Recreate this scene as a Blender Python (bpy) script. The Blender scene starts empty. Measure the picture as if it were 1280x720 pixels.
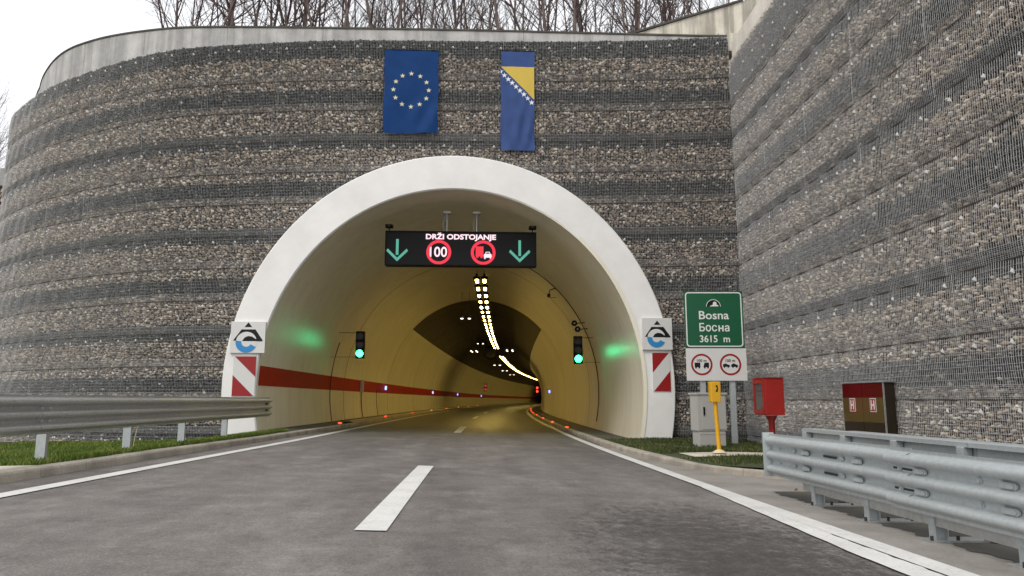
import bpy, math, random
import numpy as np
from mathutils import Vector, Matrix
R = math.radians
rng = np.random.default_rng(7)
random.seed(7)
sc = bpy.context.scene
col = sc.collection

# ------------------------------------------------------------------ camera
F_PX = 900.0
pitch = math.atan(140 / F_PX)
yaw = math.atan(46 / F_PX * math.cos(pitch))
CAM_H = 0.985
cd = bpy.data.cameras.new("camera"); cam = bpy.data.objects.new("camera", cd); col.objects.link(cam)
cam.location = (0, 0, CAM_H)
cam.rotation_euler = (math.pi / 2 + pitch, 0, -yaw)
cd.sensor_width = 36; cd.lens = 36 * F_PX / 1280
cd.clip_start = 0.05; cd.clip_end = 2000
sc.camera = cam

# ------------------------------------------------------------------ light: overcast daylight
SUN_EL, SUN_AZ = R(48), R(215)          # azimuth clockwise from +Y: behind the camera, to the left
w = bpy.data.worlds.new("World"); sc.world = w; w.use_nodes = True
nt = w.node_tree; nt.nodes.clear()
out = nt.nodes.new('ShaderNodeOutputWorld'); bg = nt.nodes.new('ShaderNodeBackground')
sky = nt.nodes.new('ShaderNodeTexSky'); sky.sky_type = 'NISHITA'; sky.sun_disc = False
sky.sun_elevation = SUN_EL; sky.sun_rotation = SUN_AZ; sky.dust_density = 6; sky.air_density = 1.2
mx = nt.nodes.new('ShaderNodeMixRGB'); mx.inputs[0].default_value = 0.88
mx.inputs[2].default_value = (9.6, 9.75, 10.0, 1)      # the closed cloud layer
nt.links.new(sky.outputs[0], mx.inputs[1]); nt.links.new(mx.outputs[0], bg.inputs[0])
bg.inputs[1].default_value = 0.105
nt.links.new(bg.outputs[0], out.inputs[0])
sd = bpy.data.lights.new("sun", 'SUN'); sd.energy = 1.0; sd.angle = R(18); sd.color = (1, .96, .9)
so = bpy.data.objects.new("sun", sd); col.objects.link(so)
dirv = Vector((math.sin(SUN_AZ) * math.cos(SUN_EL), math.cos(SUN_AZ) * math.cos(SUN_EL), math.sin(SUN_EL)))
so.rotation_euler = dirv.to_track_quat('Z', 'Y').to_euler()
sc.view_settings.view_transform = 'Standard'; sc.view_settings.look = 'None'
sc.view_settings.gamma = 1; sc.view_settings.exposure = 0.38
try: sc.view_settings.use_curve_mapping = False
except Exception: pass

# ------------------------------------------------------------------ helpers: objects
def tag(o, label=None, cat=None, group=None, kind=None):
    if label: o['label'] = label
    if cat: o['category'] = cat
    if group: o['group'] = group
    if kind: o['kind'] = kind
    return o
def thing(name, label, cat, loc=(0, 0, 0), rz=0, group=None):
    o = bpy.data.objects.new(name, None); o.empty_display_size = .2
    o.location = loc; o.rotation_euler = (0, 0, rz); col.objects.link(o)
    return tag(o, label, cat, group)
def link(name, me, parent=None, loc=None, rz=0):
    o = bpy.data.objects.new(name, me); col.objects.link(o)
    if parent: o.parent = parent
    if loc is not None: o.location = loc
    if rz: o.rotation_euler = (0, 0, rz)
    return o
def copy_tree(o, parent=None):
    c = o.copy(); col.objects.link(c)
    if parent: c.parent = parent
    for ch in list(o.children): copy_tree(ch, c)
    return c

class MB:
    """collects simple shapes, then links them as one mesh object"""
    def __init__(s): s.v = []; s.f = []; s.m = []; s.sm = []
    def add(s, vs, fs, mi=0, smooth=False):
        b = len(s.v); s.v += [tuple(p) for p in vs]
        for f in fs: s.f.append(tuple(b + i for i in f)); s.m.append(mi); s.sm.append(smooth)
        return s
    def box(s, x0, x1, y0, y1, z0, z1, mi=0, bev=0.0):
        if bev <= 0:
            vs = [(x, y, z) for z in (z0, z1) for y in (y0, y1) for x in (x0, x1)]
            return s.add(vs, [(0, 2, 3, 1), (4, 5, 7, 6), (0, 1, 5, 4), (2, 6, 7, 3), (0, 4, 6, 2), (1, 3, 7, 5)], mi)
        import bmesh
        bm = bmesh.new(); bmesh.ops.create_cube(bm, size=1)
        for v in bm.verts: v.co = Vector(((x0 + x1) / 2 + v.co.x * (x1 - x0), (y0 + y1) / 2 + v.co.y * (y1 - y0), (z0 + z1) / 2 + v.co.z * (z1 - z0)))
        bmesh.ops.bevel(bm, geom=bm.edges[:], offset=bev, segments=2, affect='EDGES', profile=.6)
        bm.verts.index_update()
        s.add([v.co[:] for v in bm.verts], [[v.index for v in f.verts] for f in bm.faces], mi); bm.free(); return s
    def prism(s, pts, h0, h1, frame=None, mi=0):
        """polygon pts (u,v) extruded from h0 to h1 along the frame normal"""
        fr = frame or (lambda u, v, n: (u, v, n)); n = len(pts)
        a = sum(pts[i][0] * pts[(i + 1) % n][1] - pts[(i + 1) % n][0] * pts[i][1] for i in range(n))
        if a < 0: pts = pts[::-1]
        vs = [fr(u, v, h0) for u, v in pts] + [fr(u, v, h1) for u, v in pts]
        fs = [tuple(range(n, 2 * n)), tuple(range(n - 1, -1, -1))] + [(i, (i + 1) % n, n + (i + 1) % n, n + i) for i in range(n)]
        return s.add(vs, fs, mi)
    def ring(s, cx, cy, r0, r1, h0, h1, frame=None, a0=0, a1=360, n=48, mi=0):
        fr = frame or (lambda u, v, n: (u, v, n)); full = abs(a1 - a0) >= 360
        k = n if full else n + 1; vs = []
        for i in range(k):
            a = R(a0 + (a1 - a0) * i / n)
            for r in (r0, r1):
                for h in (h0, h1): vs.append(fr(cx + r * math.cos(a), cy + r * math.sin(a), h))
        fs = []
        for i in range(n):
            p, q = 4 * i, 4 * ((i + 1) % k)
            fs += [(p + 1, p + 3, q + 3, q + 1), (p, q, q + 2, p + 2), (p + 2, q + 2, q + 3, p + 3), (p, p + 1, q + 1, q)]
        if not full: fs += [(0, 2, 3, 1), (4 * n, 4 * n + 1, 4 * n + 3, 4 * n + 2)]
        return s.add(vs, fs, mi)
    def tube(s, pts, rad, n=8, mi=0, cap=True, smooth=True):
        pts = [Vector(p) for p in pts]; m = len(pts)
        if not isinstance(rad, (list, tuple)): rad = [rad] * m
        vs = []; ref = None
        for i, p in enumerate(pts):
            d = (pts[min(i + 1, m - 1)] - pts[max(i - 1, 0)]).normalized()
            if ref is None: ref = Vector((0, 0, 1)) if abs(d.z) < .9 else Vector((1, 0, 0))
            a = d.cross(ref).normalized(); b = d.cross(a).normalized(); ref = -b if False else ref
            for k in range(n):
                t = 2 * math.pi * k / n
                vs.append(p + (a * math.cos(t) + b * math.sin(t)) * rad[i])
        fs = [(i * n + k, i * n + (k + 1) % n, (i + 1) * n + (k + 1) % n, (i + 1) * n + k) for i in range(m - 1) for k in range(n)]
        s.add(vs, fs, mi, smooth)
        if cap: s.add(vs[:n], [tuple(range(n))[::-1]], mi); s.add(vs[-n:], [tuple(range(n))], mi)
        return s
    def strip(s, prof, stations, closed=False, mi=0, smooth=False):
        """sweep: prof(station)->list of 3D points"""
        rows = [prof(t) for t in stations]; n = len(rows[0])
        vs = [p for r in rows for p in r]; e = n if closed else n - 1
        fs = [(i * n + k, i * n + (k + 1) % n, (i + 1) * n + (k + 1) % n, (i + 1) * n + k) for i in range(len(rows) - 1) for k in range(e)]
        return s.add(vs, fs, mi, smooth)
    def mesh(s, name, mats):
        me = bpy.data.meshes.new(name); me.from_pydata(s.v, [], s.f)
        for m in (mats if isinstance(mats, (list, tuple)) else [mats]): me.materials.append(m)
        me.polygons.foreach_set('material_index', s.m); me.polygons.foreach_set('use_smooth', s.sm)
        me.update(); return me
    def build(s, name, mats, parent=None, loc=None, rz=0):
        return link(name, s.mesh(name, mats), parent, loc, rz)

def np_mesh(name, verts, faces, mats, mi=None, smooth=False, attrs=None):
    """faces: (n,k) int array with constant k"""
    me = bpy.data.meshes.new(name); n, k = faces.shape
    me.vertices.add(len(verts)); me.vertices.foreach_set('co', np.asarray(verts, np.float32).ravel())
    me.loops.add(n * k); me.loops.foreach_set('vertex_index', faces.astype(np.int32).ravel())
    me.polygons.add(n); me.polygons.foreach_set('loop_start', (np.arange(n) * k).astype(np.int32))
    try: me.polygons.foreach_set('loop_total', np.full(n, k, np.int32))
    except Exception: pass
    for m in (mats if isinstance(mats, (list, tuple)) else [mats]): me.materials.append(m)
    if mi is not None: me.polygons.foreach_set('material_index', mi.astype(np.int32))
    me.polygons.foreach_set('use_smooth', np.full(n, smooth))
    for an, data in (attrs or {}).items():
        a = me.attributes.new(an, 'FLOAT', 'FACE'); a.data.foreach_set('value', data.astype(np.float32))
    me.update(calc_edges=True); return me

# ------------------------------------------------------------------ helpers: materials
def lin(c):
    return tuple(((x / 12.92) if x <= .04045 else ((x + .055) / 1.055) ** 2.4) for x in [v / 255 for v in c]) + (1,)
class Mat:
    def __init__(s, name, color=(.5, .5, .5), rough=.7, metal=0, spec=.5, emit=None, es=0):
        s.m = bpy.data.materials.new(name); s.m.use_nodes = True; s.t = s.m.node_tree
        s.b = s.t.nodes['Principled BSDF']; s.b.inputs['Base Color'].default_value = (*color[:3], 1)
        s.b.inputs['Roughness'].default_value = rough; s.b.inputs['Metallic'].default_value = metal
        s.b.inputs['Specular IOR Level'].default_value = spec
        if emit: s.b.inputs['Emission Color'].default_value = (*emit[:3], 1); s.b.inputs['Emission Strength'].default_value = es
    def n(s, t, **kw):
        nd = s.t.nodes.new(t)
        for k, v in kw.items(): setattr(nd, k, v)
        return nd
    def l(s, a, b): s.t.links.new(a, b)
    def pos(s, scale=(1, 1, 1), obj=False):
        src = s.n('ShaderNodeTexCoord').outputs['Object'] if obj else s.n('ShaderNodeNewGeometry').outputs['Position']
        mp = s.n('ShaderNodeMapping'); mp.inputs['Scale'].default_value = scale; s.l(src, mp.inputs[0]); return mp.outputs[0]
    def noise(s, vec, scale, detail=6, rough=.6):
        n = s.n('ShaderNodeTexNoise'); n.inputs['Scale'].default_value = scale; n.inputs['Detail'].default_value = detail
        n.inputs['Roughness'].default_value = rough; s.l(vec, n.inputs['Vector']); return n.outputs['Fac']
    def ramp(s, fac, stops):
        r = s.n('ShaderNodeValToRGB'); e = r.color_ramp.elements
        while len(e) < len(stops): e.new(.5)
        for i, (p, c) in enumerate(stops):
            e[i].position = p; c = c if isinstance(c, (tuple, list)) else (c, c, c); e[i].color = (*c[:3], 1)
        s.l(fac, r.inputs[0]); return r.outputs[0]
    def mix(s, a, b, fac, mode='MIX'):
        m = s.n('ShaderNodeMixRGB', blend_type=mode)
        for i, x in ((1, a), (2, b), (0, fac)):
            if isinstance(x, (int, float)): m.inputs[i].default_value = x if i == 0 else (x, x, x, 1)
            elif isinstance(x, (tuple, list)): m.inputs[i].default_value = (*x[:3], 1)
            else: s.l(x, m.inputs[i])
        return m.outputs[0]
    def math(s, op, a, b=0.0, c=None):
        m = s.n('ShaderNodeMath', operation=op)
        for i, x in enumerate((a, b, c)):
            if x is None: continue
            if isinstance(x, (int, float)): m.inputs[i].default_value = x
            else: s.l(x, m.inputs[i])
        return m.outputs[0]
    def color(s, x): s.l(x, s.b.inputs['Base Color']); return s
    def roughness(s, x): s.l(x, s.b.inputs['Roughness']); return s
    def bump(s, h, strength=.3, dist=.01):
        b = s.n('ShaderNodeBump'); b.inputs['Strength'].default_value = strength; b.inputs['Distance'].default_value = dist
        s.l(h, b.inputs['Height']); s.l(b.outputs[0], s.b.inputs['Normal']); return s
def worn(name, c, rough=.6, metal=0, amt=.18, scale=3, bump=.0, spec=.5, streak=False):
    """flat colour broken by grime and fine noise"""
    m = Mat(name, c, rough, metal, spec)
    p = m.pos((1, 1, .12) if streak else (1, 1, 1))
    a = m.ramp(m.noise(p, scale, 8, .65), [(.3, 1 - amt), (.7, 1 + 0 * amt)])
    m.color(m.mix(c, a, 1.0, 'MULTIPLY'))
    m.roughness(m.math('MULTIPLY_ADD', m.noise(p, scale * 4, 3), .25, rough - .12))
    if bump: m.bump(m.noise(m.pos(), 60, 4), bump, .004)
    return m.m

def asphalt():
    m = Mat('asphalt', (.15, .15, .15), .85)
    p = m.pos(); pl = m.pos((1, .18, 1))
    fine = m.noise(p, 55, 4, .75); mid = m.noise(p, 2.2, 9, .65); big = m.noise(pl, .45, 5, .6)
    base = m.ramp(fine, [(.25, (.070, .063, .058)), (.5, (.146, .131, .120)), (.75, (.262, .237, .218))])
    base = m.mix(base, m.ramp(mid, [(.3, .70), (.7, 1.2)]), 1.0, 'MULTIPLY')
    base = m.mix(base, m.ramp(big, [(.32, .74), (.66, 1.2)]), 1.0, 'MULTIPLY')
    base = m.mix(base, m.ramp(m.noise(m.pos((1, .07, 1)), 1.7, 5, .6), [(.35, .86), (.65, 1.1)]), 1.0, 'MULTIPLY')
    dust = m.ramp(m.noise(m.pos((1, .5, 1)), 1.1, 8, .7), [(.52, 0), (.7, .55)])
    base = m.mix(base, (.285, .262, .238), dust)
    base = m.mix(base, m.ramp(m.noise(p, 13, 9, .85), [(.36, .80), (.64, 1.18)]), 1.0, 'MULTIPLY')
    # dark ragged damp stain in the right lane in front of the camera
    sx = m.n('ShaderNodeSeparateXYZ'); m.l(m.n('ShaderNodeNewGeometry').outputs['Position'], sx.inputs[0])
    dx = m.math('DIVIDE', m.math('SUBTRACT', sx.outputs[0], 1.85), 1.35)
    dy = m.math('DIVIDE', m.math('SUBTRACT', sx.outputs[1], 5.2), 3.4)
    d = m.math('SUBTRACT', 1.0, m.math('ADD', m.math('MULTIPLY', dx, dx), m.math('MULTIPLY', dy, dy)))
    blot = m.math('ADD', m.math('MULTIPLY', d, .13), m.noise(m.pos((1, .8, 1)), 8.5, 15, .9))
    stain = m.ramp(blot, [(.54, 0), (.60, 1)])
    inside = m.ramp(d, [(.0, 0), (.3, 1)])
    st = m.math('MULTIPLY', stain, inside)
    base = m.mix(base, m.mix(base, .40, 1.0, 'MULTIPLY'), st)
    spots = m.ramp(m.noise(m.pos((1, .7, 1)), 6, 12, .8), [(.66, 0), (.70, 1)])
    base = m.mix(base, m.mix(base, .45, 1, 'MULTIPLY'), spots)
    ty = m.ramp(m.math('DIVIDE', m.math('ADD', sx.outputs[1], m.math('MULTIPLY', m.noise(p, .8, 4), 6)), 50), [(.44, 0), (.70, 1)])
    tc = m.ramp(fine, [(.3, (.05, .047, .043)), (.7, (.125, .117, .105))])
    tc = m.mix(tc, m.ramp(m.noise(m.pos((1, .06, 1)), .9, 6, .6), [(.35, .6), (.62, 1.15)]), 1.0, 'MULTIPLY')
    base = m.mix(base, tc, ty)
    m.color(base)
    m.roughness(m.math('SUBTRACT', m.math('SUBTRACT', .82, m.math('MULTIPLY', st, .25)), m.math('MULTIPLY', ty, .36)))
    m.bump(m.noise(p, 90, 3, .7), .5, .006); return m.m
def concrete(name, c, streaks=.35, dark=.6):
    m = Mat(name, c, .88); p = m.pos()
    a = m.ramp(m.noise(p, 1.3, 9, .65), [(.3, dark + .1), (.65, 1.05)])
    f = m.ramp(m.noise(p, 35, 4, .7), [(.3, .82), (.7, 1.1)])
    v = m.ramp(m.noise(m.pos((1, 1, .05)), 2.6, 6, .7), [(.42, 1 - streaks), (.56, 1)])
    m.color(m.mix(m.mix(m.mix(c, a, 1, 'MULTIPLY'), f, 1, 'MULTIPLY'), v, 1, 'MULTIPLY'))
    m.bump(m.noise(p, 40, 5), .35, .006); return m.m
def stone_mat(name, stops):
    m = Mat(name, (.3, .28, .25), .9)
    a = m.n('ShaderNodeAttribute', attribute_name='tone').outputs['Fac']
    c = m.ramp(a, stops)
    g = m.ramp(m.noise(m.pos(), 45, 4, .7), [(.3, .75), (.7, 1.15)])
    m.color(m.mix(c, g, 1, 'MULTIPLY')); return m.m
def galv(name, c, rough, metal=.75, spangle=.25):
    m = Mat(name, c, rough, metal); p = m.pos()
    a = m.ramp(m.noise(p, 22, 5, .7), [(.3, 1 - spangle), (.7, 1.05)])
    b = m.ramp(m.noise(m.pos((1, .3, 1)), 1.6, 7, .65), [(.3, .88), (.65, 1.04)])
    m.color(m.mix(m.mix(c, a, 1, 'MULTIPLY'), b, 1, 'MULTIPLY'))
    m.roughness(m.math('MULTIPLY_ADD', m.noise(p, 14, 4), .3, rough - .14)); return m.m
def lining_mat(name, c, rough, amt):
    m = Mat(name, c, rough, 0, .5); p = m.pos()
    a = m.ramp(m.noise(m.pos((1, 1, .22)), .55, 8, .65), [(.3, 1 - amt), (.68, 1.03)])
    s_ = m.ramp(m.noise(m.pos((1.2, 1.2, .04)), 2.2, 6, .7), [(.36, 1 - amt * .8), (.55, 1)])
    m.color(m.mix(m.mix(c, a, 1, 'MULTIPLY'), s_, 1, 'MULTIPLY'))
    m.roughness(m.math('MULTIPLY_ADD', m.noise(m.pos((1, 1, .3)), .8, 3), .10, rough - .08)); return m.m
def grass_mat(name, stops):
    m = Mat(name, (.05, .09, .02), .75, 0, .3)
    a = m.n('ShaderNodeAttribute', attribute_name='tone').outputs['Fac']
    m.color(m.ramp(a, stops)); return m.m
def emis(name, c, s): return Mat(name, (.02, .02, .02), .4, emit=c, es=s).m

M = dict(
    asphalt=asphalt(),
    tunnel_asphalt=None,
    marking=None,
    kerb=concrete('kerb_concrete', (.44, .395, .325), .1, .5),
    slab=concrete('slab_concrete', (.62, .57, .48), .1, .7),
    coping=concrete('coping_concrete', (.52, .51, .49), .28, .6),
    coping_pale=concrete('pale_coping_concrete', (.80, .74, .65), .12, .75),
    coping_warm=concrete('weathered_concrete', (.72, .67, .56), .45, .65),
    dirt=concrete('damp_soil', (.09, .082, .068), 0, .5),
    shoulder=concrete('shoulder_asphalt', (.30, .28, .25), .0, .55),
    earth=concrete('hill_earth', (.10, .08, .055), 0, .5),
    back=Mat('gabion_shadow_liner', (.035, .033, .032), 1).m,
    beige=stone_mat('beige_limestone', [(0, (.10, .082, .068)), (.3, (.26, .213, .172)), (.6, (.44, .365, .295)), (.85, (.68, .595, .49)), (1, (.80, .75, .66))]),
    dark=stone_mat('dark_basalt', [(0, (.035, .038, .039)), (.5, (.070, .075, .075)), (.9, (.13, .136, .134)), (1, (.24, .24, .23))]),
    wire=Mat('galvanised_wire', (.47, .465, .46), .6, 0).m,
    joint=Mat('rusty_binding_wire', (.05, .04, .035), .9).m,
    plate=Mat('pale_anchor_plate', (.46, .45, .43), .6).m,
    render=worn('white_portal_paint', (.84, .825, .80), .62, 0, .13, 1.1, .12),
    lining=lining_mat('cream_tunnel_coating', (.82, .775, .63), .36, .11),
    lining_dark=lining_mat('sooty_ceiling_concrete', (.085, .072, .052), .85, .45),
    red_stripe=worn('red_wall_stripe_paint', (.40, .005, .004), .6, 0, .12, 2, 0, .2),
    seam=Mat('dark_joint_sealant', (.03, .025, .02), .9).m,
    galv=galv('galvanised_steel', (.50, .505, .50), .40, .6),
    galv_new=galv('bright_galvanised_steel', (.49, .525, .53), .5, .45, .16),
    black=worn('matt_black_paint', (.006, .006, .007), .6, 0, .2, 3, 0, .2),
    screen=Mat('display_black_panel', (.007, .007, .008), .5, 0, .2).m,
    bolt=Mat('bolt_steel', (.5, .53, .54), .45, .5).m,
    hole=Mat('slot_shadow_steel', (.03, .03, .03), .8).m,
    white=worn('white_sign_face', (.66, .65, .63), .4, 0, .07, 2),
    red=worn('sign_red', (.30, .006, .007), .4, 0, .1, 3),
    redbox=worn('red_cabinet_paint', (.34, .014, .010), .42, 0, .22, 4),
    green=worn('green_sign_face', (.002, .095, .036), .4, 0, .1, 2),
    blue=Mat('logo_blue', lin((40, 130, 190)), .45).m,
    blackf=Mat('sign_black', (.008, .008, .010), .5, 0, .25).m,
    textw=Mat('sign_lettering_white', (.72, .74, .70), .4).m,
    yellow=worn('yellow_post_paint', (.72, .38, .012), .42, 0, .12, 4),
    cabinet=worn('light_grey_cabinet', (.46, .45, .42), .5, 0, .1, 2, 0, .5, True),
    cream=worn('cream_foot', (.66, .55, .36), .7),
    flag_eu=None, flag_ba=None,
    star=Mat('star_cream_cloth', (.66, .61, .40), .8).m,
    starw=Mat('star_white_cloth', (.72, .75, .82), .8).m,
    flagy=Mat('yellow_flag_cloth', (.58, .42, .07), .8).m,
    olive=Mat('olive_door_reflection', (.13, .095, .035), .12, .35).m,  # middle of the reflection painted onto the shiny hydrant doors
    maroon=Mat('maroon_door_reflection', (.10, .006, .007), .15, .2).m,  # upper part of the same painted door reflection
    umber=Mat('brown_housing_and_reflection', (.03, .022, .014), .3, .2).m,  # cabinet housing, also the dark lower part of the painted door reflection
    glass=Mat('grey_window_glass', (.10, .09, .07), .08, .2).m,
    bark=None, twig=None,
    grass=grass_mat('grass_blades', [(0, (.04, .075, .010)), (.5, (.10, .155, .016)), (.82, (.17, .22, .03)), (1, (.28, .26, .10))]),
    grass_dull=grass_mat('muddy_grass_blades', [(0, (.025, .035, .010)), (.5, (.055, .075, .018)), (.82, (.10, .12, .035)), (1, (.22, .19, .09))]),
    turf=concrete('turf_soil', (.05, .065, .02), 0, .5),
    led_g=emis('led_green_arrow', (.10, .50, .36), .62),
    led_r=emis('led_red', (1, .012, .05), .72),
    led_w=emis('led_white', (1, .72, .78), .95),
    sig_g=emis('green_signal_lens', (.016, 1, .36), 18.0),
    sig_off=Mat('unlit_signal_lens', (.02, .018, .016), .25).m,
    lamp=emis('warm_luminaire_lens', (1, .70, .17), 44),
    lamp_s=emis('small_luminaire_lens', (1, .9, .66), 6),
    led_k=emis('kerb_led_red', (1, .05, .02), 3.2),
    led_dim=emis('dim_red_lamp', (.8, .08, .05), .5),
    led_o=emis('kerb_led_amber', (1, .4, .08), 2.5),
    led_b=emis('blue_evacuation_sign', (.22, .3, 1), 2.6),
)
def mark_mat():
    m = Mat('road_paint', (.6, .6, .57), .7); p = m.pos()
    c = m.ramp(m.noise(p, 26, 6, .75), [(.28, (.34, .33, .31)), (.42, (.62, .61, .58)), (.7, (.72, .71, .68))])
    c = m.mix(c, m.ramp(m.noise(p, 1.5, 6), [(.3, .82), (.6, 1.0)]), 1, 'MULTIPLY'); m.color(c)
    m.bump(m.noise(p, 80, 3), .3, .004); return m.m
M['marking'] = mark_mat()
def tun_asph():
    m = Mat('tunnel_asphalt', (.1, .1, .1), .5); p = m.pos()
    c = m.ramp(m.noise(p, 40, 4, .7), [(.3, (.06, .057, .053)), (.7, (.13, .122, .11))])
    c = m.mix(c, m.ramp(m.noise(m.pos((1, .06, 1)), .9, 6, .6), [(.35, .65), (.62, 1.1)]), 1, 'MULTIPLY')
    m.color(c); m.roughness(m.math('MULTIPLY_ADD', m.noise(m.pos((1, .1, 1)), 1.2, 5), .3, .35))
    m.bump(m.noise(p, 90, 3, .7), .35, .005); return m.m
M['tunnel_asphalt'] = tun_asph()
def cloth(name, c):
    m = Mat(name, c, .75, 0, .2); p = m.pos()
    m.color(m.mix(c, m.ramp(m.noise(p, 2.5, 4), [(.3, .85), (.7, 1.1)]), 1, 'MULTIPLY')); m.bump(m.noise(m.pos((1, 1, .4)), 3, 3), .5, .03); return m.m
M['flag_eu'] = cloth('royal_blue_flag_cloth', (.003, .038, .15)); M['flag_ba'] = cloth('faded_blue_flag_cloth', (.04, .075, .21))
def bark():
    m = Mat('bare_bark', (.1, .07, .06), .9)
    m.color(m.ramp(m.noise(m.pos((1, 1, .3)), 6, 6, .7), [(.3, (.06, .043, .038)), (.7, (.19, .145, .13))])); return m.m
M['bark'] = bark(); M['twig'] = Mat('brown_twigs', (.085, .052, .048), .9).m

# ------------------------------------------------------------------ the road alignment
RAD = 1082.0
def shift(Y): return max(0, Y - 5.2) ** 2 / (2 * RAD)
def zroad(s, Y): return -.03 * s - .008 * (Y if Y < 16 else 16 + 6 * (1 - math.exp(-(Y - 16) / 6)))
def P(s, Y, dz=0):
    a = math.atan(max(0, Y - 5.2) / RAD)
    return (shift(Y) + s * math.cos(a), Y - s * math.sin(a), zroad(s, Y) + dz)
def stations(y0, y1, step=1.0):
    n = max(1, int(math.ceil((y1 - y0) / step))); return [y0 + (y1 - y0) * i / n for i in range(n + 1)]
def kerbR(Y):                                   # road side edge of the right kerb: flares out before the tunnel
    return 3.42 + (0 if Y > 19 else .0075 * (19 - Y) ** 2 + (0 if Y > 14 else .055 * (14 - Y) ** 2 + (0 if Y > 12.4 else .35 * (12.4 - Y) ** 2)))
def kerbL(Y): return -5.13 + (0 if Y < 14 else .012 * min(Y - 14, 14))

TY0 = 21.9                                       # start of the tunnel carriageway
b = MB(); b.add([(-150, -90, -.9), (150, -90, -.9), (150, 320, -.9), (-150, 320, -.9)], [(0, 1, 2, 3)])
tag(b.build('ground', M['earth']), kind='structure')
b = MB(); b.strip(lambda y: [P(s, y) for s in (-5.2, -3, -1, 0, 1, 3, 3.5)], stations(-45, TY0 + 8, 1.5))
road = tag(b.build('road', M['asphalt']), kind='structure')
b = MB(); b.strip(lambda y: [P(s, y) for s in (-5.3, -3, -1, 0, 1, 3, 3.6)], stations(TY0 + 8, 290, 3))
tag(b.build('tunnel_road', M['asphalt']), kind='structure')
# paved shoulder to the right of the edge line
def shoulder_row(y):
    return [P(3.02 + (6.9 - 3.02) * k / 4 if y < 11 else 3.02 + (kerbR(y) + .1 - 3.02) * k / 4, y, .006) for k in range(5)]
b = MB(); b.strip(shoulder_row, stations(-45, 20, .5)); tag(b.build('hard_shoulder', M['shoulder']), kind='structure')
# damp dirt lying under the right barrier
def dirt_row(y): return [P(3.80 + .03 * math.sin(y * 11) + .025 * math.sin(y * 27), y, .011), P(4.6, y, .03), P(5.6, y, .04), P(6.85, y, .03)]
b = MB(); b.strip(dirt_row, stations(-3, 9.4, .06)); tag(b.build('dirt_strip', M['dirt']), kind='structure')

def marking(name, s0, s1, y0, y1, dz=.010):
    b = MB(); b.strip(lambda y: [P(s0, y, dz), P(s1, y, dz)], stations(y0, y1, 1.0)); return b.build(name, M['marking'])
tag(marking('edge_line', -4.62, -4.42, -45, 240), kind='structure')
tag(marking('edge_line', 3.0, 3.22, -45, 240, .014), kind='structure')
b = MB(); b.strip(lambda y: [P(2.745 + .255 * min(1, max(0, (y - 5.2) / 4.6)) + .004 * math.sin(y * 9), y, .012), P(3.006 if y > 6.15 else 2.984 + .008 * math.sin(y * 13) + .007 * math.sin(y * 31), y, .012)], stations(-6, 9.7, .1)); tag(b.build('worn_line', M['marking']), kind='structure')
for y0 in [-13.8, 5.85] + [25.4 + 19.2 * k for k in range(7)]:
    tag(marking('lane_dash', -.93, -.68, y0, y0 + (6.1 if y0 < 20 else 6.4)), kind='structure')

# ------------------------------------------------------------------ kerbs (one stone at a time)
def kerb_stone(parent, sfun, y0, y1, wdt, side, h=.12):
    """side -1: body lies to the left of the road edge"""
    g = .006; j = rng.uniform(-.004, .004); b = MB(); hh = h + rng.uniform(-.004, .004)
    def prof(y):
        s = sfun(y) + j
        pts = [(0, -.1), (0, hh - .035), (.01, hh - .012), (.03, hh), (wdt, hh), (wdt, -.1)]
        return [P(s + side * a, y, c) for a, c in pts]
    st = stations(y0 + g, y1 - g, .5)
    b.strip(prof, st, True)
    n = 6; k = len(st) - 1
    b.f += [tuple(range(n)), tuple(range(k * n, k * n + n))[::-1]]; b.m += [0, 0]; b.sm += [False, False]
    if side > 0: b.f = [f[::-1] for f in b.f]
    return b.build('kerb_stone', M['kerb'], parent)
kl = thing('kerb', 'long left kerb of weathered concrete stones edging the grass under the single rail', 'kerb')
for i in range(31): kerb_stone(kl, kerbL, i - 1, i, .17, -1)
kr = thing('kerb', 'curved right kerb of pale concrete stones flaring out past the yellow post', 'kerb')
for i in range(22): kerb_stone(kr, kerbR, 9.8 + i * .95, 9.8 + (i + 1) * .95, .2, 1)
b = MB(); b.strip(lambda y: [P(kerbL(y), y, -.1), P(kerbL(y), y, .12), P(kerbL(y) - .75, y, .13), P(kerbL(y) - .75, y, -.1)], stations(30, 280, 3))
tag(b.build('left_walkway', M['kerb']), kind='structure')
b = MB(); b.strip(lambda y: [P(3.42, y, -.1), P(3.42, y, .12), P(3.64, y, .12), P(3.64, y, -.1)][::-1], stations(30.7, 280, 3))
tag(b.build('right_walkway_edge', M['kerb']), kind='structure')
b = MB(); b.strip(lambda y: [P(5.3, y, .1), P(3.62, y, .1)][::-1], stations(21.6, 280, 3))
tag(b.build('right_walkway', M['dirt']), kind='structure')
b = MB(); b.strip(lambda y: [P(kerbL(y) - (.16 if y < 30 else .74), y, .105), P(-6.2, y, .1)][::-1], stations(21.6, 280, 3))
tag(b.build('left_gutter', M['dirt']), kind='structure')

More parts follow.
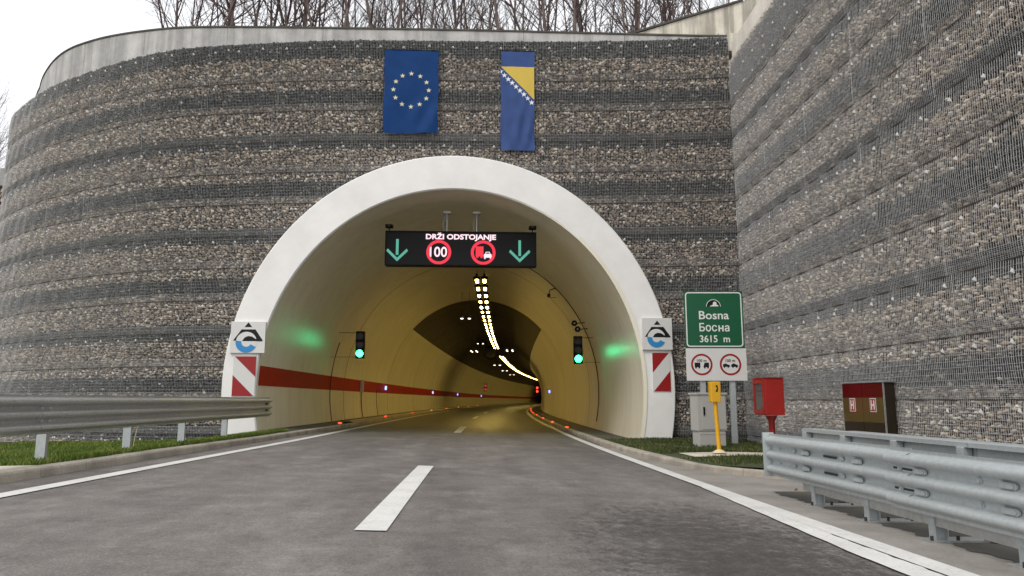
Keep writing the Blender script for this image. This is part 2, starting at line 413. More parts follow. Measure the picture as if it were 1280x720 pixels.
# ------------------------------------------------------------------ wall plan
def spline(pts, step=.05):
    pts = [np.array(p, float) for p in pts]; q = [2 * pts[0] - pts[1]] + pts + [2 * pts[-1] - pts[-2]]; o = []
    for i in range(1, len(q) - 2):
        n = max(2, int(np.linalg.norm(q[i + 1] - q[i]) / step))
        for k in range(n):
            t = k / n
            o.append(.5 * ((2 * q[i]) + (-q[i - 1] + q[i + 1]) * t + (2 * q[i - 1] - 5 * q[i] + 4 * q[i + 1] - q[i + 2]) * t * t + (-q[i - 1] + 3 * q[i] - 3 * q[i + 1] + q[i + 2]) * t ** 3))
    o.append(pts[-1]); return np.array(o)
class Plan:
    def __init__(s, pts):
        c = spline(pts); d = np.r_[0, np.cumsum(np.linalg.norm(np.diff(c, axis=0), axis=1))]
        s.L = d[-1]; s.c = c; s.d = d
    def at(s, u, off=0):
        """u: arc length array, off: distance out of the wall towards the viewer"""
        u = np.asarray(u, float); x = np.interp(u, s.d, s.c[:, 0]); y = np.interp(u, s.d, s.c[:, 1])
        e = .15; tx = np.interp(u + e, s.d, s.c[:, 0]) - np.interp(u - e, s.d, s.c[:, 0]); ty = np.interp(u + e, s.d, s.c[:, 1]) - np.interp(u - e, s.d, s.c[:, 1])
        l = np.hypot(tx, ty) + 1e-9; nx, ny = -ty / l * s.sgn, tx / l * s.sgn
        return x + nx * off, y + ny * off
front = Plan([(8.06, 21.35), (5.4, 21.68), (2.67, 21.9), (-.2, 22.02), (-3, 22.1), (-5.6, 22.3), (-8.2, 22.7), (-10.2, 23.12), (-12.1, 23.95), (-13.95, 25.0), (-15.95, 26.3), (-17.8, 27.9), (-19.25, 29.4), (-19.95, 30.7), (-20, 32.2), (-20, 36)])
front.sgn = 1     # travelling to the left, outward normal is to the left of travel rotated -> towards -Y
right_w = Plan([(8.06, 21.35), (7.98, 18.5), (7.9, 15.5), (7.84, 12.5), (7.79, 9.5), (7.75, 6.5), (7.72, 3.5), (7.7, 1.0)])
right_w.sgn = -1
for pl, want in ((front, (0, -1)), (right_w, (-1, 0))):
    x0, y0 = pl.at(pl.L * .3, 0); x1, y1 = pl.at(pl.L * .3, 1)
    if (x1 - x0) * want[0] + (y1 - y0) * want[1] < 0: pl.sgn *= -1

CX = -.68                                          # centre of the portal opening
def ell(z, a, bu, bd, zc=1.35):
    r = (z - zc) / np.where(z > zc, bu, bd); return np.where(np.abs(r) < 1, a * np.sqrt(np.clip(1 - r * r, 0, 1)), -1)
def in_hole(x, y, z):
    return (y < 23) & (np.abs(x - CX) < ell(z, 6.3, 6.65, 7.2)) & (x < 6.2) & (x > -7.6)

# icosahedron
_p = (1 + 5 ** .5) / 2
ICO_V = np.array([(-1, _p, 0), (1, _p, 0), (-1, -_p, 0), (1, -_p, 0), (0, -1, _p), (0, 1, _p), (0, -1, -_p), (0, 1, -_p), (_p, 0, -1), (_p, 0, 1), (-_p, 0, -1), (-_p, 0, 1)]) / math.hypot(1, _p)
ICO_F = np.array([(0, 11, 5), (0, 5, 1), (0, 1, 7), (0, 7, 10), (0, 10, 11), (1, 5, 9), (5, 11, 4), (11, 10, 2), (10, 7, 6), (7, 1, 8), (3, 9, 4), (3, 4, 2), (3, 2, 6), (3, 6, 8), (3, 8, 9), (4, 9, 5), (2, 4, 11), (6, 2, 10), (8, 6, 7), (9, 8, 1)])
def bulge(u, z, z0, z1):
    t = (z - z0) / (z1 - z0) * 2 - 1
    return (.020 * (1 - t * t) + .010 * np.sin(u * 2.3 + z0 * 7) * (1 - t * t) + .008 * np.sin(u * 7.1 + z * 5 + z0)) * 1.0
def stone_fill(pl, u0, u1, z0, z1, dark_bands, big):
    du, dz = .098 * big, .071 * big
    nu, nz = max(1, int(round((u1 - u0) / du))), max(1, int(round((z1 - z0) / dz)))
    U, Z = np.meshgrid(np.arange(nu), np.arange(nz)); U = U.ravel().astype(float); Z = Z.ravel().astype(float)
    U = u0 + (U + .5 + .5 * (Z % 2) - .25 + rng.uniform(-.33, .33, U.size)) * (u1 - u0) / nu
    Z = z0 + (Z + .5 + rng.uniform(-.3, .3, Z.size)) * (z1 - z0) / nz
    U = np.clip(U, u0 + .03, u1 - .03); Z = np.clip(Z, z0 + .03, z1 - .03)
    X0, Y0 = pl.at(U, 0); keep = ~in_hole(X0, Y0, Z); U = U[keep]; Z = Z[keep]; n = U.size
    if n == 0: return None
    zz = Z + rng.uniform(-.045, .045, n)
    isd = np.zeros(n, bool)
    for a, b_ in dark_bands: isd |= (zz > a) & (zz < b_)
    isd ^= rng.random(n) < .03
    sc_ = rng.uniform(.72, 1.3, n)[:, None] * np.stack([rng.uniform(.8, 1.35, n) * du * .50, rng.uniform(.7, 1.1, n) * dz * .95, rng.uniform(.6, 1.15, n) * dz * .58], 1)
    v = ICO_V[None] * (1 + rng.uniform(-.26, .26, (n, 12, 1))) * sc_[:, None]
    a = rng.uniform(-.5, .5, n); ca, sa = np.cos(a)[:, None], np.sin(a)[:, None]
    lu = v[..., 0] * ca - v[..., 2] * sa; lz = v[..., 0] * sa + v[..., 2] * ca; ln = v[..., 1]
    off = rng.uniform(-.10, -.03, n)[:, None] + ln
    off = np.minimum(off, -.002)
    Uf = U[:, None] + lu; Zf = Z[:, None] + lz
    off = off + bulge(U, Z, z0, z1)[:, None]
    X, Y = pl.at(Uf, 0); Xn, Yn = pl.at(Uf, 1.0)
    X = X + (Xn - X) * off; Y = Y + (Yn - Y) * off
    V = np.stack([X, Y, Zf], -1).reshape(-1, 3)
    Fc = (ICO_F[None] + (np.arange(n) * 12)[:, None, None]).reshape(-1, 3)
    tone = np.repeat(np.clip(rng.normal(.5, .27, n), 0, 1), 20)
    return np_mesh('stone_fill', V, Fc, [M['beige'], M['dark']], np.repeat(isd.astype(int), 20), False, {'tone': tone})
def wires(pl, u0, u1, z0, z1, rad=.0036, du=.05, dz=.1):
    """vertical wires every 5 cm, horizontals every 10 cm, doubled in the overlap at the foot"""
    V = []; Fc = []; base = 0
    def seg(A, B, n1, r):           # A,B (n,3), wire segments with a triangular section
        nonlocal base
        n = len(A)
        if n == 0: return
        d = (B - A) / (np.linalg.norm(B - A, axis=1)[:, None] + 1e-9); s_ = np.cross(d, n1)
        ring = [n1 * r, -n1 * r * .5 + s_ * r * .87, -n1 * r * .5 - s_ * r * .87]
        P_ = np.stack([A + q for q in ring] + [B + q for q in ring], 1)
        V.append(P_.reshape(-1, 3)); q = np.array([(0, 1, 4, 3), (2, 0, 3, 5)])
        Fc.append((q[None] + (base + np.arange(n) * 6)[:, None, None]).reshape(-1, 4)); base += n * 6
    us = np.arange(u0 + .012, u1, du) + 0; us = np.r_[us, u0 + .012 + rng.uniform(0, .25) + np.arange(rng.integers(0, 2)) * .047 + .02]; us = us + rng.uniform(-.004, .004, us.size)
    zs = np.linspace(z0, z1, 6)
    for k in range(5):
        o = .006
        wob = rng.uniform(-.003, .003, us.size)
        oa = o + bulge(us, zs[k], z0, z1); ob = o + bulge(us, zs[k + 1], z0, z1)
        x, y = pl.at(us + wob, oa); xn, yn = pl.at(us + wob, oa + 1); x2, y2 = pl.at(us + wob, ob)
        A = np.stack([x, y, np.full(us.size, zs[k])], 1); B = np.stack([x2, y2, np.full(us.size, zs[k + 1])], 1)
        kp = ~in_hole(x, y, np.full(us.size, (zs[k] + zs[k + 1]) / 2))
        n1 = np.stack([xn - x, yn - y, 0 * x], 1); seg(A[kp], B[kp], n1[kp], rad)
    hz = list(np.arange(z0 + .02, z1 - .01, dz)) + list(np.arange(z0 + .045, z0 + .24, .03))
    um = np.linspace(u0, u1, max(3, int((u1 - u0) / .35) + 1))
    for z in hz:
        oh = .011 + bulge(um, z, z0, z1); x, y = pl.at(um, oh); xn, yn = pl.at(um, 1 + oh)
        zf = np.full(um.size, z) + rng.uniform(-.002, .002, um.size)
        A = np.stack([x[:-1], y[:-1], zf[:-1]], 1); B = np.stack([x[1:], y[1:], zf[1:]], 1)
        kp = ~in_hole((x[:-1] + x[1:]) / 2, (y[:-1] + y[1:]) / 2, zf[:-1]); n1 = np.stack([(xn - x)[:-1], (yn - y)[:-1], 0 * x[:-1]], 1)
        seg(A[kp], B[kp], n1[kp], rad * .85)
    if base == 0: return None
    return np_mesh('wire_mesh', np.concatenate(V), np.concatenate(Fc), M['wire'])
ZK = lambda k: .985 + 1.02 * k
def bands(k, top):
    z = ZK(k); m = k % 3
    if m == 0: return [(z + .2, z + .70)] if not top == 'R' else [(z + .18, z + 1.4)]
    if m == 1: return [(z + .79, z + 1.5)]
    return [(z - .1, z + .26)]
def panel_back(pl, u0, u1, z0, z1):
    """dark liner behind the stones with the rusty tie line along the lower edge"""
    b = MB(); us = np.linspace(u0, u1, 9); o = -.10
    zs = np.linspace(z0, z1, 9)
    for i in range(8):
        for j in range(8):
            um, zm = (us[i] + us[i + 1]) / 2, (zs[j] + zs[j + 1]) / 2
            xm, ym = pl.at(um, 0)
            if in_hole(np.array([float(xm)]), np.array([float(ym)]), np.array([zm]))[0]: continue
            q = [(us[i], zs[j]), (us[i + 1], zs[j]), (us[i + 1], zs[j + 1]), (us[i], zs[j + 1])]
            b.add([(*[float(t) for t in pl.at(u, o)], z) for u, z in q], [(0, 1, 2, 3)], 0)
    for i in range(8):
        um = (us[i] + us[i + 1]) / 2; xm, ym = pl.at(um, 0)
        if in_hole(np.array([float(xm)]), np.array([float(ym)]), np.array([z0 + .01]))[0]: continue
        vs = [(*[float(t) for t in pl.at(u, oo)], z) for u in (us[i], us[i + 1]) for oo, z in ((.004, z0 - .011), (.010, z0 - .011), (.010, z0 + .009), (.004, z0 + .009))]
        b.add(vs, [(0, 1, 5, 4), (1, 2, 6, 5), (2, 3, 7, 6)], 1)
    if not b.f: return None
    return b.mesh('gabion_basket', [M['back'], M['joint']])
def gabion(pl, root, k0, k1, ztop, width, big, top, uend=None, zbase=None):
    nb = int(round((uend or pl.L) / width)); wd = (uend or pl.L) / nb
    for k in range(k0, k1 + 1):
        z0, z1 = (ZK(k), ZK(k + 1)) if k < k1 else (ZK(k), ztop)
        for i in range(nb):
            u0, u1 = i * wd, (i + 1) * wd
            me = panel_back(pl, u0, u1, z0, z1)
            if me is None: continue
            o = link('gabion_basket', me, root)
            sf = stone_fill(pl, u0, u1, z0 + .012, z1 - .004, bands(k, top if k == k1 else ''), big)
            if sf: tag(link('stone_fill', sf, o), kind='stuff')
            wm = wires(pl, u0, u1, z0, z1)
            if wm: tag(link('wire_mesh', wm, o), kind='stuff')
    # small anchor heads in rows
    b = MB()
    for k in range(k0, k1 + 1):
        for zz in ((ZK(k) + .84,) if k < k1 else (ZK(k) + .3, ZK(k) + 1.15 if top != 'R' else ZK(k) + .9)):
            u = .35 + (k % 2) * .12
            while u < (uend or pl.L) - .1:
                z = zz + rng.uniform(-.03, .03); x, y = [float(t) for t in pl.at(u, .022)]; xn, yn = [float(t) for t in pl.at(u, 1.022)]
                if not in_hole(np.array([x]), np.array([y]), np.array([z]))[0]:
                    nx, ny = xn - x, yn - y; tx, ty = -ny, nx
                    g = lambda a, c, n: (x + tx * a + nx * n, y + ty * a + ny * n, z + c)
                    b.add([g(-.055, -.04, 0), g(.05, -.045, 0), g(.035, .012, 0), g(rng.uniform(-.01, .01), .05, 0), g(-.03, .01, 0), g(rng.uniform(-.015, .015), -.01, .035)], [(0, 1, 5), (1, 2, 5), (2, 3, 5), (3, 4, 5), (4, 0, 5)])
                u += .78 + rng.uniform(-.05, .05)
    tag(b.build('anchor_head', M['plate'], root), kind='stuff')
gw = thing('gabion_wall', 'curved portal wall of banded grey and beige stones in wire mesh around the tunnel mouth', 'wall')
gabion(front, gw, -2, 10, 12.60, 2.45, .88, 'F')
gr = thing('gabion_wall', 'straight side wall of banded stones in wire mesh running along the right edge of the road', 'wall')
gabion(right_w, gr, -2, 9, 11.72, 2.45, .76, 'R', 14.7)

b = MB(); b.box(8.13, 8.8, 21.43, 22.1, -.6, 11.4); b.build('backfill', M['back'], gr)
# ------------------------------------------------------------------ concrete copings
def coping(name_, root, pl, u0, u1, zb, zt, off, th, mat, cap=True, n=40):
    us = np.linspace(u0, u1, n)
    b = MB()
    def prof(u):
        of_ = off(u) if callable(off) else off; xf, yf = pl.at(u, of_); xb, yb = pl.at(u, of_ - th); xf, yf, xb, yb = map(float, (xf, yf, xb, yb))
        return [(xf, yf, zb(u)), (xf, yf, zt(u)), (xb, yb, zt(u)), (xb, yb, zb(u))]
    b.strip(prof, us, True); k = len(us) - 1
    b.f += [(0, 1, 2, 3), (4 * k + 3, 4 * k + 2, 4 * k + 1, 4 * k)]; b.m += [0, 0]; b.sm += [False, False]
    return b.build(name_, mat, root)
cw = thing('concrete_coping', 'pale concrete parapet beam with a dark top along the curved portal wall', 'parapet')
coff = lambda u: -.13 - .55 * min(1, max(0, (float(u) - 23.5) / 5)) ** 1.5
_tops = [(-200, 190), (23, 118), (41, 108), (50, 87.5), (78, 64), (125, 48.4), (172, 40.6), (219, 36), (281, 34.4), (400, 36), (600, 39), (915, 47), (1400, 50)]
def _topz(u):
    x, y = [float(t) for t in front.at(u, coff(u))]; a = x * math.sin(yaw) + y * math.cos(yaw); rr = x * math.cos(yaw) - y * math.sin(yaw)
    z = 13.0
    for _ in range(12):
        d = a * math.cos(pitch) + (z - CAM_H) * math.sin(pitch); px = 640 + F_PX * rr / d
        vv = (360 - float(np.interp(px, [p for p, _ in _tops], [q for _, q in _tops]))) / F_PX
        z = CAM_H + a * (math.sin(pitch) + vv * math.cos(pitch)) / (math.cos(pitch) - vv * math.sin(pitch))
    return min(z, 13.9)
_us = np.linspace(0, front.L, 60); _tz = [_topz(u) for u in _us]
for i_ in range(len(_us)):
    if _us[i_] > 29.5: _tz[i_] = 12.75
_tz = np.convolve(np.r_[[_tz[0]] * 2, _tz, [_tz[-1]] * 2], [.1, .2, .4, .2, .1], 'valid')
_zs = spline(list(zip(_us, _tz)), .2)
zt = lambda u: float(np.interp(u, _zs[:, 0], _zs[:, 1]))
lens = []
u = 0.0
while u < front.L - .2:
    v_ = min(u + 3.3, front.L)
    coping('coping_block', cw, front, u + .006, v_ - .006, lambda t: 12.3, zt, coff, .35, M['coping'], n=12)
    coping('cap_flashing', cw, front, u + .006, v_ - .006, lambda t: zt(t) + .003, lambda t: zt(t) + .06, lambda u: coff(u) + .03, .42, M['dirt'], n=12)
    u = v_
cr = thing('concrete_coping', 'pale concrete beam on top of the straight right side wall', 'parapet')
u = 0.0
while u < 14:
    coping('coping_block', cr, right_w, u + .006, min(14.7, u + 3.3) - .006, lambda t: 11.5, lambda t: 12.38, -.10, .4, M['coping_pale'], n=4); u += 3.3
b = MB(); fr = lambda u, v, n: (u, 24.2 - n, v)
b.prism([(5.35, 12.2), (11.2, 12.2), (11.2, 15.9), (9.6, 15.3), (5.35, 13.83)], 0, .4, fr)
ww = thing('wing_wall', 'rain stained concrete wing wall with sloping top behind the meeting of the two stone walls', 'wall')
b.build('panel', M['coping_warm'], ww)
b = MB(); b.prism([(5.3, 13.835), (9.6, 15.305), (9.6, 15.38), (5.3, 13.91)], -.05, .46, fr); b.build('cap', M['dirt'], ww)
cor = MB(); cor.box(7.9, 8.8, 21.75, 22.4, 12.3, 12.93, bev=.01)
tag(cor.build('corner_block', M['coping_warm']), 'small stained concrete block where the two wall tops meet', 'block')

# second stone wall glimpsed far left
far = Plan([(-24.3, 38.2), (-34, 38), (-46, 38.3)]); far.sgn = 1
x0, y0 = far.at(5, 0); x1, y1 = far.at(5, 1)
if y1 > y0: far.sgn = -1
fw = thing('gabion_wall', 'distant stone mesh wall glimpsed at the left edge behind the curved wall', 'wall')
for k in range(-2, 11):
    me = panel_back(far, 0, 20, ZK(k), ZK(k + 1)); o = link('gabion_basket', me, fw)
    tag(link('stone_fill', stone_fill(far, 0, 20, ZK(k), ZK(k + 1), bands(k, ''), 1.8), o), kind='stuff')
coping('coping_block', fw, far, 0, 20, lambda t: ZK(11), lambda t: ZK(11) + .95, .05, .5, M['coping'], n=6)

# ------------------------------------------------------------------ tunnel
tun = thing('road_tunnel', 'vaulted road tunnel with white portal collar and cream walls curving away to the right', 'tunnel')
def section(a, bu, bd, z_from, z_to, side, n=28, zc=1.35):
    """points up one side of the vault from z_from to z_to"""
    t0 = math.asin(max(-1, (z_from - zc) / (bd if z_from < zc else bu))); t1 = math.asin(min(1, (z_to - zc) / bu))
    o = []
    for i in range(n + 1):
        t = t0 + (t1 - t0) * i / n
        o.append((side * a * math.cos(t), zc + (bu if t > 0 else bd) * math.sin(t)))
    return o
def vault(a, bu, bd, zlo, n=30):
    L_ = section(a, bu, bd, zlo, 1.35 + bu, -1, n); R_ = section(a, bu, bd, zlo, 1.35 + bu, 1, n)
    return L_ + R_[::-1][1:]
A_, BU, BD = 5.65, 5.99, 6.6
def TP(x, Y, z):
    xc = x + CX - .12 * max(0, (46 - Y) / 24.7); al = math.atan(max(0, Y - 5.2) / RAD)
    return (shift(Y) - (shift(21.3) if False else 0) + xc * math.cos(al) + .0, Y - xc * math.sin(al), z)
YF = 21.3
# collar
inner = vault(A_, BU, BD, -.45, 40); outer = vault(6.62, 7.06, 7.4, -.45, 40)
b = MB()
rows = []
for (xi, zi), (xo, zo) in zip(inner, outer):
    xi2, zi2 = xi, zi
    rows.append([(xi + CX, YF + .04, zi), (xi + CX + (xo - xi) * .035, YF, zi + (zo - zi) * .035), (xo + CX - (xo - xi) * .03, YF, zo - (zo - zi) * .03), (xo + CX, YF + .035, zo), (xo + CX, YF + 1.1, zo), (xi + CX, YF + 1.1, zi)])
vs = [p for r in rows for p in r]; n = 6
fs = [(i * n + k, (i + 1) * n + k, (i + 1) * n + (k + 1) % n, i * n + (k + 1) % n) for i in range(len(rows) - 1) for k in (0, 1, 2, 3)]
b.add(vs, fs, 0); b.f += [tuple(range(n)), tuple(range((len(rows) - 1) * n, len(rows) * n))[::-1]]; b.m += [0, 0]; b.sm += [False, False]
b.build('portal_collar', M['render'], tun)
ZP = 5.45
seg_y = [YF + .045, 33.4, 46.0] + [46 + 12.5 * k for k in range(1, 20)]
def prof_solid(pts2, Y, th=.16, inset=0):
    return [TP(x, Y, z) for x, z in pts2]
for i in range(len(seg_y) - 1):
    y0, y1 = seg_y[i] + (.0 if i == 0 else .035), seg_y[i + 1] - .0
    st = stations(y0, y1, 2.5)
    def lining(pts, mat, nm):
        b = MB(); b.strip(lambda Y: [TP(x, Y, z) for x, z in pts], st, smooth=True)
        # the thickness shown at the construction joint
        out_ = [(x * 1.02, 1.35 + (z - 1.35) * 1.02) for x, z in pts]
        for Y in (y0, y1):
            vs = [TP(x, Y, z) for x, z in pts] + [TP(x, Y, z) for x, z in out_]; m_ = len(pts)
            b.add(vs, [(k, k + 1, m_ + k + 1, m_ + k) for k in range(m_ - 1)])
        return b.build(nm, mat, tun)
    if i < 2:
        seg_ = lining(vault(A_, BU, BD, -.4, 30), M['lining'], 'lining_segment')
    else:
        seg_ = lining(section(A_, BU, BD, -.4, ZP, -1, 20), M['lining'], 'wall_lining')
        lining(section(A_, BU, BD, -.4, ZP, 1, 20), M['lining'], 'wall_lining')
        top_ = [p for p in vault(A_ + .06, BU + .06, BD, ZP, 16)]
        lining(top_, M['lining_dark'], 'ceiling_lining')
    # red stripe on the left wall, painted over the lining (4 mm proud)
    ya = YF + .12 if i == 0 else y0
    sp = section(A_ - .006, BU, BD, 1.40, 1.98, -1, 6)
    b = MB(); b.strip(lambda Y: [TP(x, Y, z) for x, z in sp], stations(ya, y1, 2.5), smooth=True); b.build('red_stripe', M['red_stripe'], seg_)
# dark joint rings
for Y in seg_y[1:12]:
    b = MB(); pts = vault(A_ - .005, BU - .005, BD, -.4, 30); b.strip(lambda t: [TP(x, t, z) for x, z in pts], [Y - .012, Y + .045], smooth=True)
    b.build('joint_seal', M['seam'], tun)
b = MB(); pts = vault(A_ + .14, BU + .14, BD, -.9, 20); b.strip(lambda t: [TP(x, t, z) for x, z in pts], stations(22.5, 292, 6)); b.build('outer_shell', M['lining_dark'], tun)
b = MB(); pts = vault(A_ + .14, BU + .14, BD, -.9, 20)
b.add([TP(x, 291, z) for x, z in pts], [tuple(range(len(pts)))]); b.build('end_bulkhead', M['lining_dark'], tun)
# vertical stripes (hose-box joints) on left wall below band
def wall_x(z, side, Y):
    r = (z - 1.35) / (BU if z > 1.35 else BD); return TP(side * A_ * math.sqrt(max(0, 1 - r * r)), Y, z)
# conduit arcs hanging on the vault (thin dark cables)
def cable(y, t0, t1, side=1, r=.018):
    pts = []
    for i in range(25):
        t = R(t0 + (t1 - t0) * i / 24); pts.append(TP(side * (A_ - .04) * math.cos(t), y, 1.35 + (BU - .04) * math.sin(t)))
    b = MB(); b.tube(pts, r, 5); return b.build('cable_conduit', M['black'], tun)
cable(37.5, -12, 4, -1, .02); cable(42.0, -12, 2, -1, .014); cable(30.2, -12, 74, 1, .02); cable(30.6, -12, 20, -1, .016)

# ------------------------------------------------------------------ tunnel lights
def luminaire(loc, group, label, scale=1.0, lens='lamp', hang=.5):
    o = thing('ceiling_light', label, 'light', loc, 0, group)
    b = MB(); b.box(-.16 * scale, .16 * scale, -.62 * scale, .62 * scale, 0, .10 * scale); b.build('housing', M['black'], o)
    b = MB(); b.box(-.062 * scale, .062 * scale, -.38 * scale, .38 * scale, -.03 * scale, -.002); b.build('lens', M[lens], o)
    b = MB(); b.tube([(0, 0, .1 * scale), (0, 0, hang)], .012, 4); b.build('hanger', M['black'], o); return o
LZ = 6.45
p0 = luminaire((0, 0, 0), None, 'ceiling light')
ys = [33.0 + 2.42 * k for k in range(19)] + [92 + 4.4 * k for k in range(32)]
nlum = 0
ORD = 'first second third fourth fifth sixth seventh eighth ninth tenth eleventh twelfth thirteenth fourteenth fifteenth sixteenth seventeenth eighteenth nineteenth'.split()
for j, Y in enumerate(ys):
    for sx in (-.02, .33):
        c = p0 if nlum == 0 else copy_tree(p0); nlum += 1
        al = math.atan((Y - 5.2) / RAD)
        x = shift(Y) + sx - (.30 if Y < 60 else .30) ; c.location = (x, Y, LZ); c.rotation_euler = (0, 0, -al)
        if Y < 85: c['label'] = '%s warm ceiling light of the near %s row, counted from the display board' % (ORD[j], 'left' if sx < 0 else 'right')
        else: c['label'] = 'warm ceiling light in the far twin rows beyond the jet fan'
        c['group'] = 'twin rows of ceiling lights over the carriageway'
b = MB(); 
for sx in (-.02, .33): b.strip(lambda Y: [(shift(Y) + sx - .30 + d, Y, z) for d, z in ((-.05, LZ + .12), (.05, LZ + .12), (.05, LZ + .2), (-.05, LZ + .2))], stations(32.2, 78, 3), True)
tag(b.build('cable_tray', M['black']), 'dark twin cable tray carrying the near rows of ceiling lights', 'cable tray')
from mathutils import Euler
def atpix(px, py, Y):
    u = (px - 640) / F_PX; v = (360 - py) / F_PX
    a = math.cos(pitch) - v * math.sin(pitch); z = math.sin(pitch) + v * math.cos(pitch)
    X = u * math.cos(yaw) + a * math.sin(yaw); Yd = -u * math.sin(yaw) + a * math.cos(yaw)
    t = Y / Yd; return Vector((X * t, Y, CAM_H + z * t))
def small_light(p, label, group, n=2, hang=1.0, dx=.42, dy=0, s=.62):
    o = thing('spot_light', label, 'light', p, 0, group)
    for i in range(n):
        x = (i % 2 - .5) * dx + (i // 2) * .12; y = (i // 2) * dy
        b = MB(); b.box(x - .15 * s, x + .15 * s, y - .2 * s, y + .2 * s, 0, .09, bev=.01); h = b.build('housing', M['black'], o)
        b = MB(); b.box(x - .12 * s, x + .12 * s, y - .16 * s, y + .16 * s, -.02, -.003); b.build('lens', M['lamp_s'], o)
        b = MB(); b.tube([(x, y, .09), (x, y, hang)], .008, 4); b.build('hanger', M['black'], o)
    return o
small_light(atpix(582, 398, 42), 'pair of small lights hung on thin rods left of the twin light rows', None, 2, 1.9, .44)
small_light(atpix(600.5, 429.5, 70), 'second small pair of lights hanging left of the twin rows above the jet fan', None, 2, 1.2, .5)
small_light(atpix(592, 438.5, 70), 'cluster of four small lights left of the jet fan', None, 4, 1.3, .5, 1.6)
small_light(atpix(637, 437.5, 66), 'cluster of four small lights right of the jet fan', None, 4, 1.3, .5, 1.6)
for i, (px, py, Y) in enumerate(((621.5, 456.5, 95), (631, 463.5, 115), (640, 468.5, 140))):
    small_light(atpix(px, py, Y), ['nearest', 'middle', 'farthest'][i] + ' of three tiny light pairs below the far light rows', 'tiny light pairs deep in the tunnel', 2, 1.4, .7, 0, 1.1)
# jet fan
jf = thing('jet_fan', 'dark cylindrical jet fan hanging under the ceiling where the light rows break', 'fan', atpix(612, 441, 80))
b = MB(); b.tube([(0, -1.6, 0), (0, -1.5, 0), (0, 1.6, 0)], [.58, .62, .62], 24); b.build('casing', M['black'], jf)
b = MB(); b.ring(0, 0, .5, .64, 0, .06, lambda u, v, n: (u, -1.62 - n, v), n=28); b.build('inlet_ring', M['black'], jf)
b = MB(); b.tube([(-.4, 0, .5), (-.4, 0, 1.5)], .04, 6); b.tube([(.4, 0, .5), (.4, 0, 1.5)], .04, 6); b.build('bracket', M['black'], jf)
# kerb LED studs
def stud(p, mat, label, group):
    o = thing('kerb_light', label, 'light', p, 0, group)
    b = MB(); b.box(-.07, .07, -.05, .05, 0, .03, bev=.008); b.build('housing', M['black'], o)
    b = MB(); b.box(-.06, .06, -.056, -.05, .004, .05); b.box(-.055, .055, -.05, .04, .031, .05); b.build('lens', M[mat], o)
for i, Y in enumerate((30.5, 38.2, 46.5, 56, 66, 76, 87, 98)):
    stud(P(3.53, Y, .12), 'led_k', 'glowing red stud on the right tunnel kerb, %s' % ['nearest to the portal', 'second from the portal', 'third from the portal', 'fourth from the portal', 'fifth from the portal', 'sixth from the portal', 'seventh from the portal', 'last before the bend hides the kerb'][i], 'red studs on the right kerb')
for i, Y in enumerate((27.2, 38.5, 50, 62, 75, 88, 101, 115)):
    stud(P(-5.2, Y, .13), 'led_k' if i < 3 else 'led_o', 'small glowing %s stud on the left tunnel kerb, %s' % ('red' if i < 3 else 'amber', ['nearest to the portal', 'second from the portal', 'third from the portal', 'first amber one', 'second amber one', 'third amber one', 'fourth amber one', 'farthest amber one'][i]), 'studs on the left kerb')
def wall_sign(Y, side, label):
    p = Vector(wall_x(1.72, side, Y)); o = thing('evacuation_sign', label, 'sign', p, 0, 'small blue signs on the tunnel walls')
    b = MB(); b.box(-.04, .04, -.16, .16, -.14, .14, bev=.01); b.build('housing', M['black'], o, rz=0)
    b = MB(); b.box(-.12, .12, -.172, -.162, -.12, .12); b.build('face', M['led_b'], o)
    b = MB(); b.box(-.03, .03, -.180, -.174, -.08, .08); b.build('figure', M['led_w'], o)
for i, Y in enumerate((45.2, 72, 97, 131)): wall_sign(Y, -1, 'small lit blue sign on the red stripe, %s from the portal' % ['first', 'second', 'third', 'fourth'][i])
wall_sign(64, 1, 'small lit blue sign low on the right tunnel wall beside the bend')
def red_pair(p, label, mat='led_k'):
    o = thing('lane_signal', label, 'signal', p)
    b = MB(); b.box(-.2, .2, 0, .2, -.5, .5, bev=.02); b.build('housing', M['black'], o)
    for z in (-.24, .24):
        b = MB(); b.ring(0, z, 0, .15, 0, .02, lambda u, v, n: (u, -.002 - n, v), n=16); b.build('lens', M[mat], o)
red_pair(atpix(607, 484.5, 95) , 'faint double red lamp standing off the left tunnel wall', 'led_dim')
red_pair(atpix(671.5, 487, 101), 'bright double red lamp at the vanishing edge of the right wall')
hb = thing('hose_box', 'narrow grey box mounted over the red stripe on the left tunnel wall', 'box', wall_x(1.68, -1, 37.5))
b = MB(); b.box(-.02, .14, -.14, .14, -.32, .32, bev=.01); b.build('housing', M['cabinet'], hb)
b = MB(); b.box(.0, .1, -.148, -.142, -.22, .22); b.build('face', M['galv'], hb)

# ------------------------------------------------------------------ signals at the entrance
def traffic_signal(cx, Y, zc, side, label):
    o = thing('traffic_signal', label, 'traffic light', (cx, Y, zc))
    b = MB(); b.box(-.18, .18, 0, .22, -.56, .56, bev=.02); b.build('housing', M['black'], o)
    for i, z in enumerate((.36, 0, -.36)):
        b = MB(); b.ring(0, z, 0, .14, 0, .015, lambda u, v, n: (u, -.002 - n, v), n=24)
        b.build('lens', M['sig_g'] if i == 2 else M['sig_off'], o)
        b = MB()
        b.ring(0, z, .148, .165, 0, .16, lambda u, v, n: (u, .0 - n, v), a0=15, a1=165, n=14); b.build('visor', M['black'], o)
    wx = wall_x(zc + .5, side, Y + .1); wx2 = wall_x(zc - .5, side, Y + .1)
    b = MB(); b.tube([(0, .1, .5), (wx[0] - cx, .1, .5)], .014, 6); b.tube([(0, .1, -.5), (wx2[0] - cx, .1, -.5)], .006, 5); b.build('bracket', M['black'], o)
    return o
traffic_signal(-4.77, 30, 3.24, -1, 'traffic light showing green on the left wall inside the tunnel mouth')
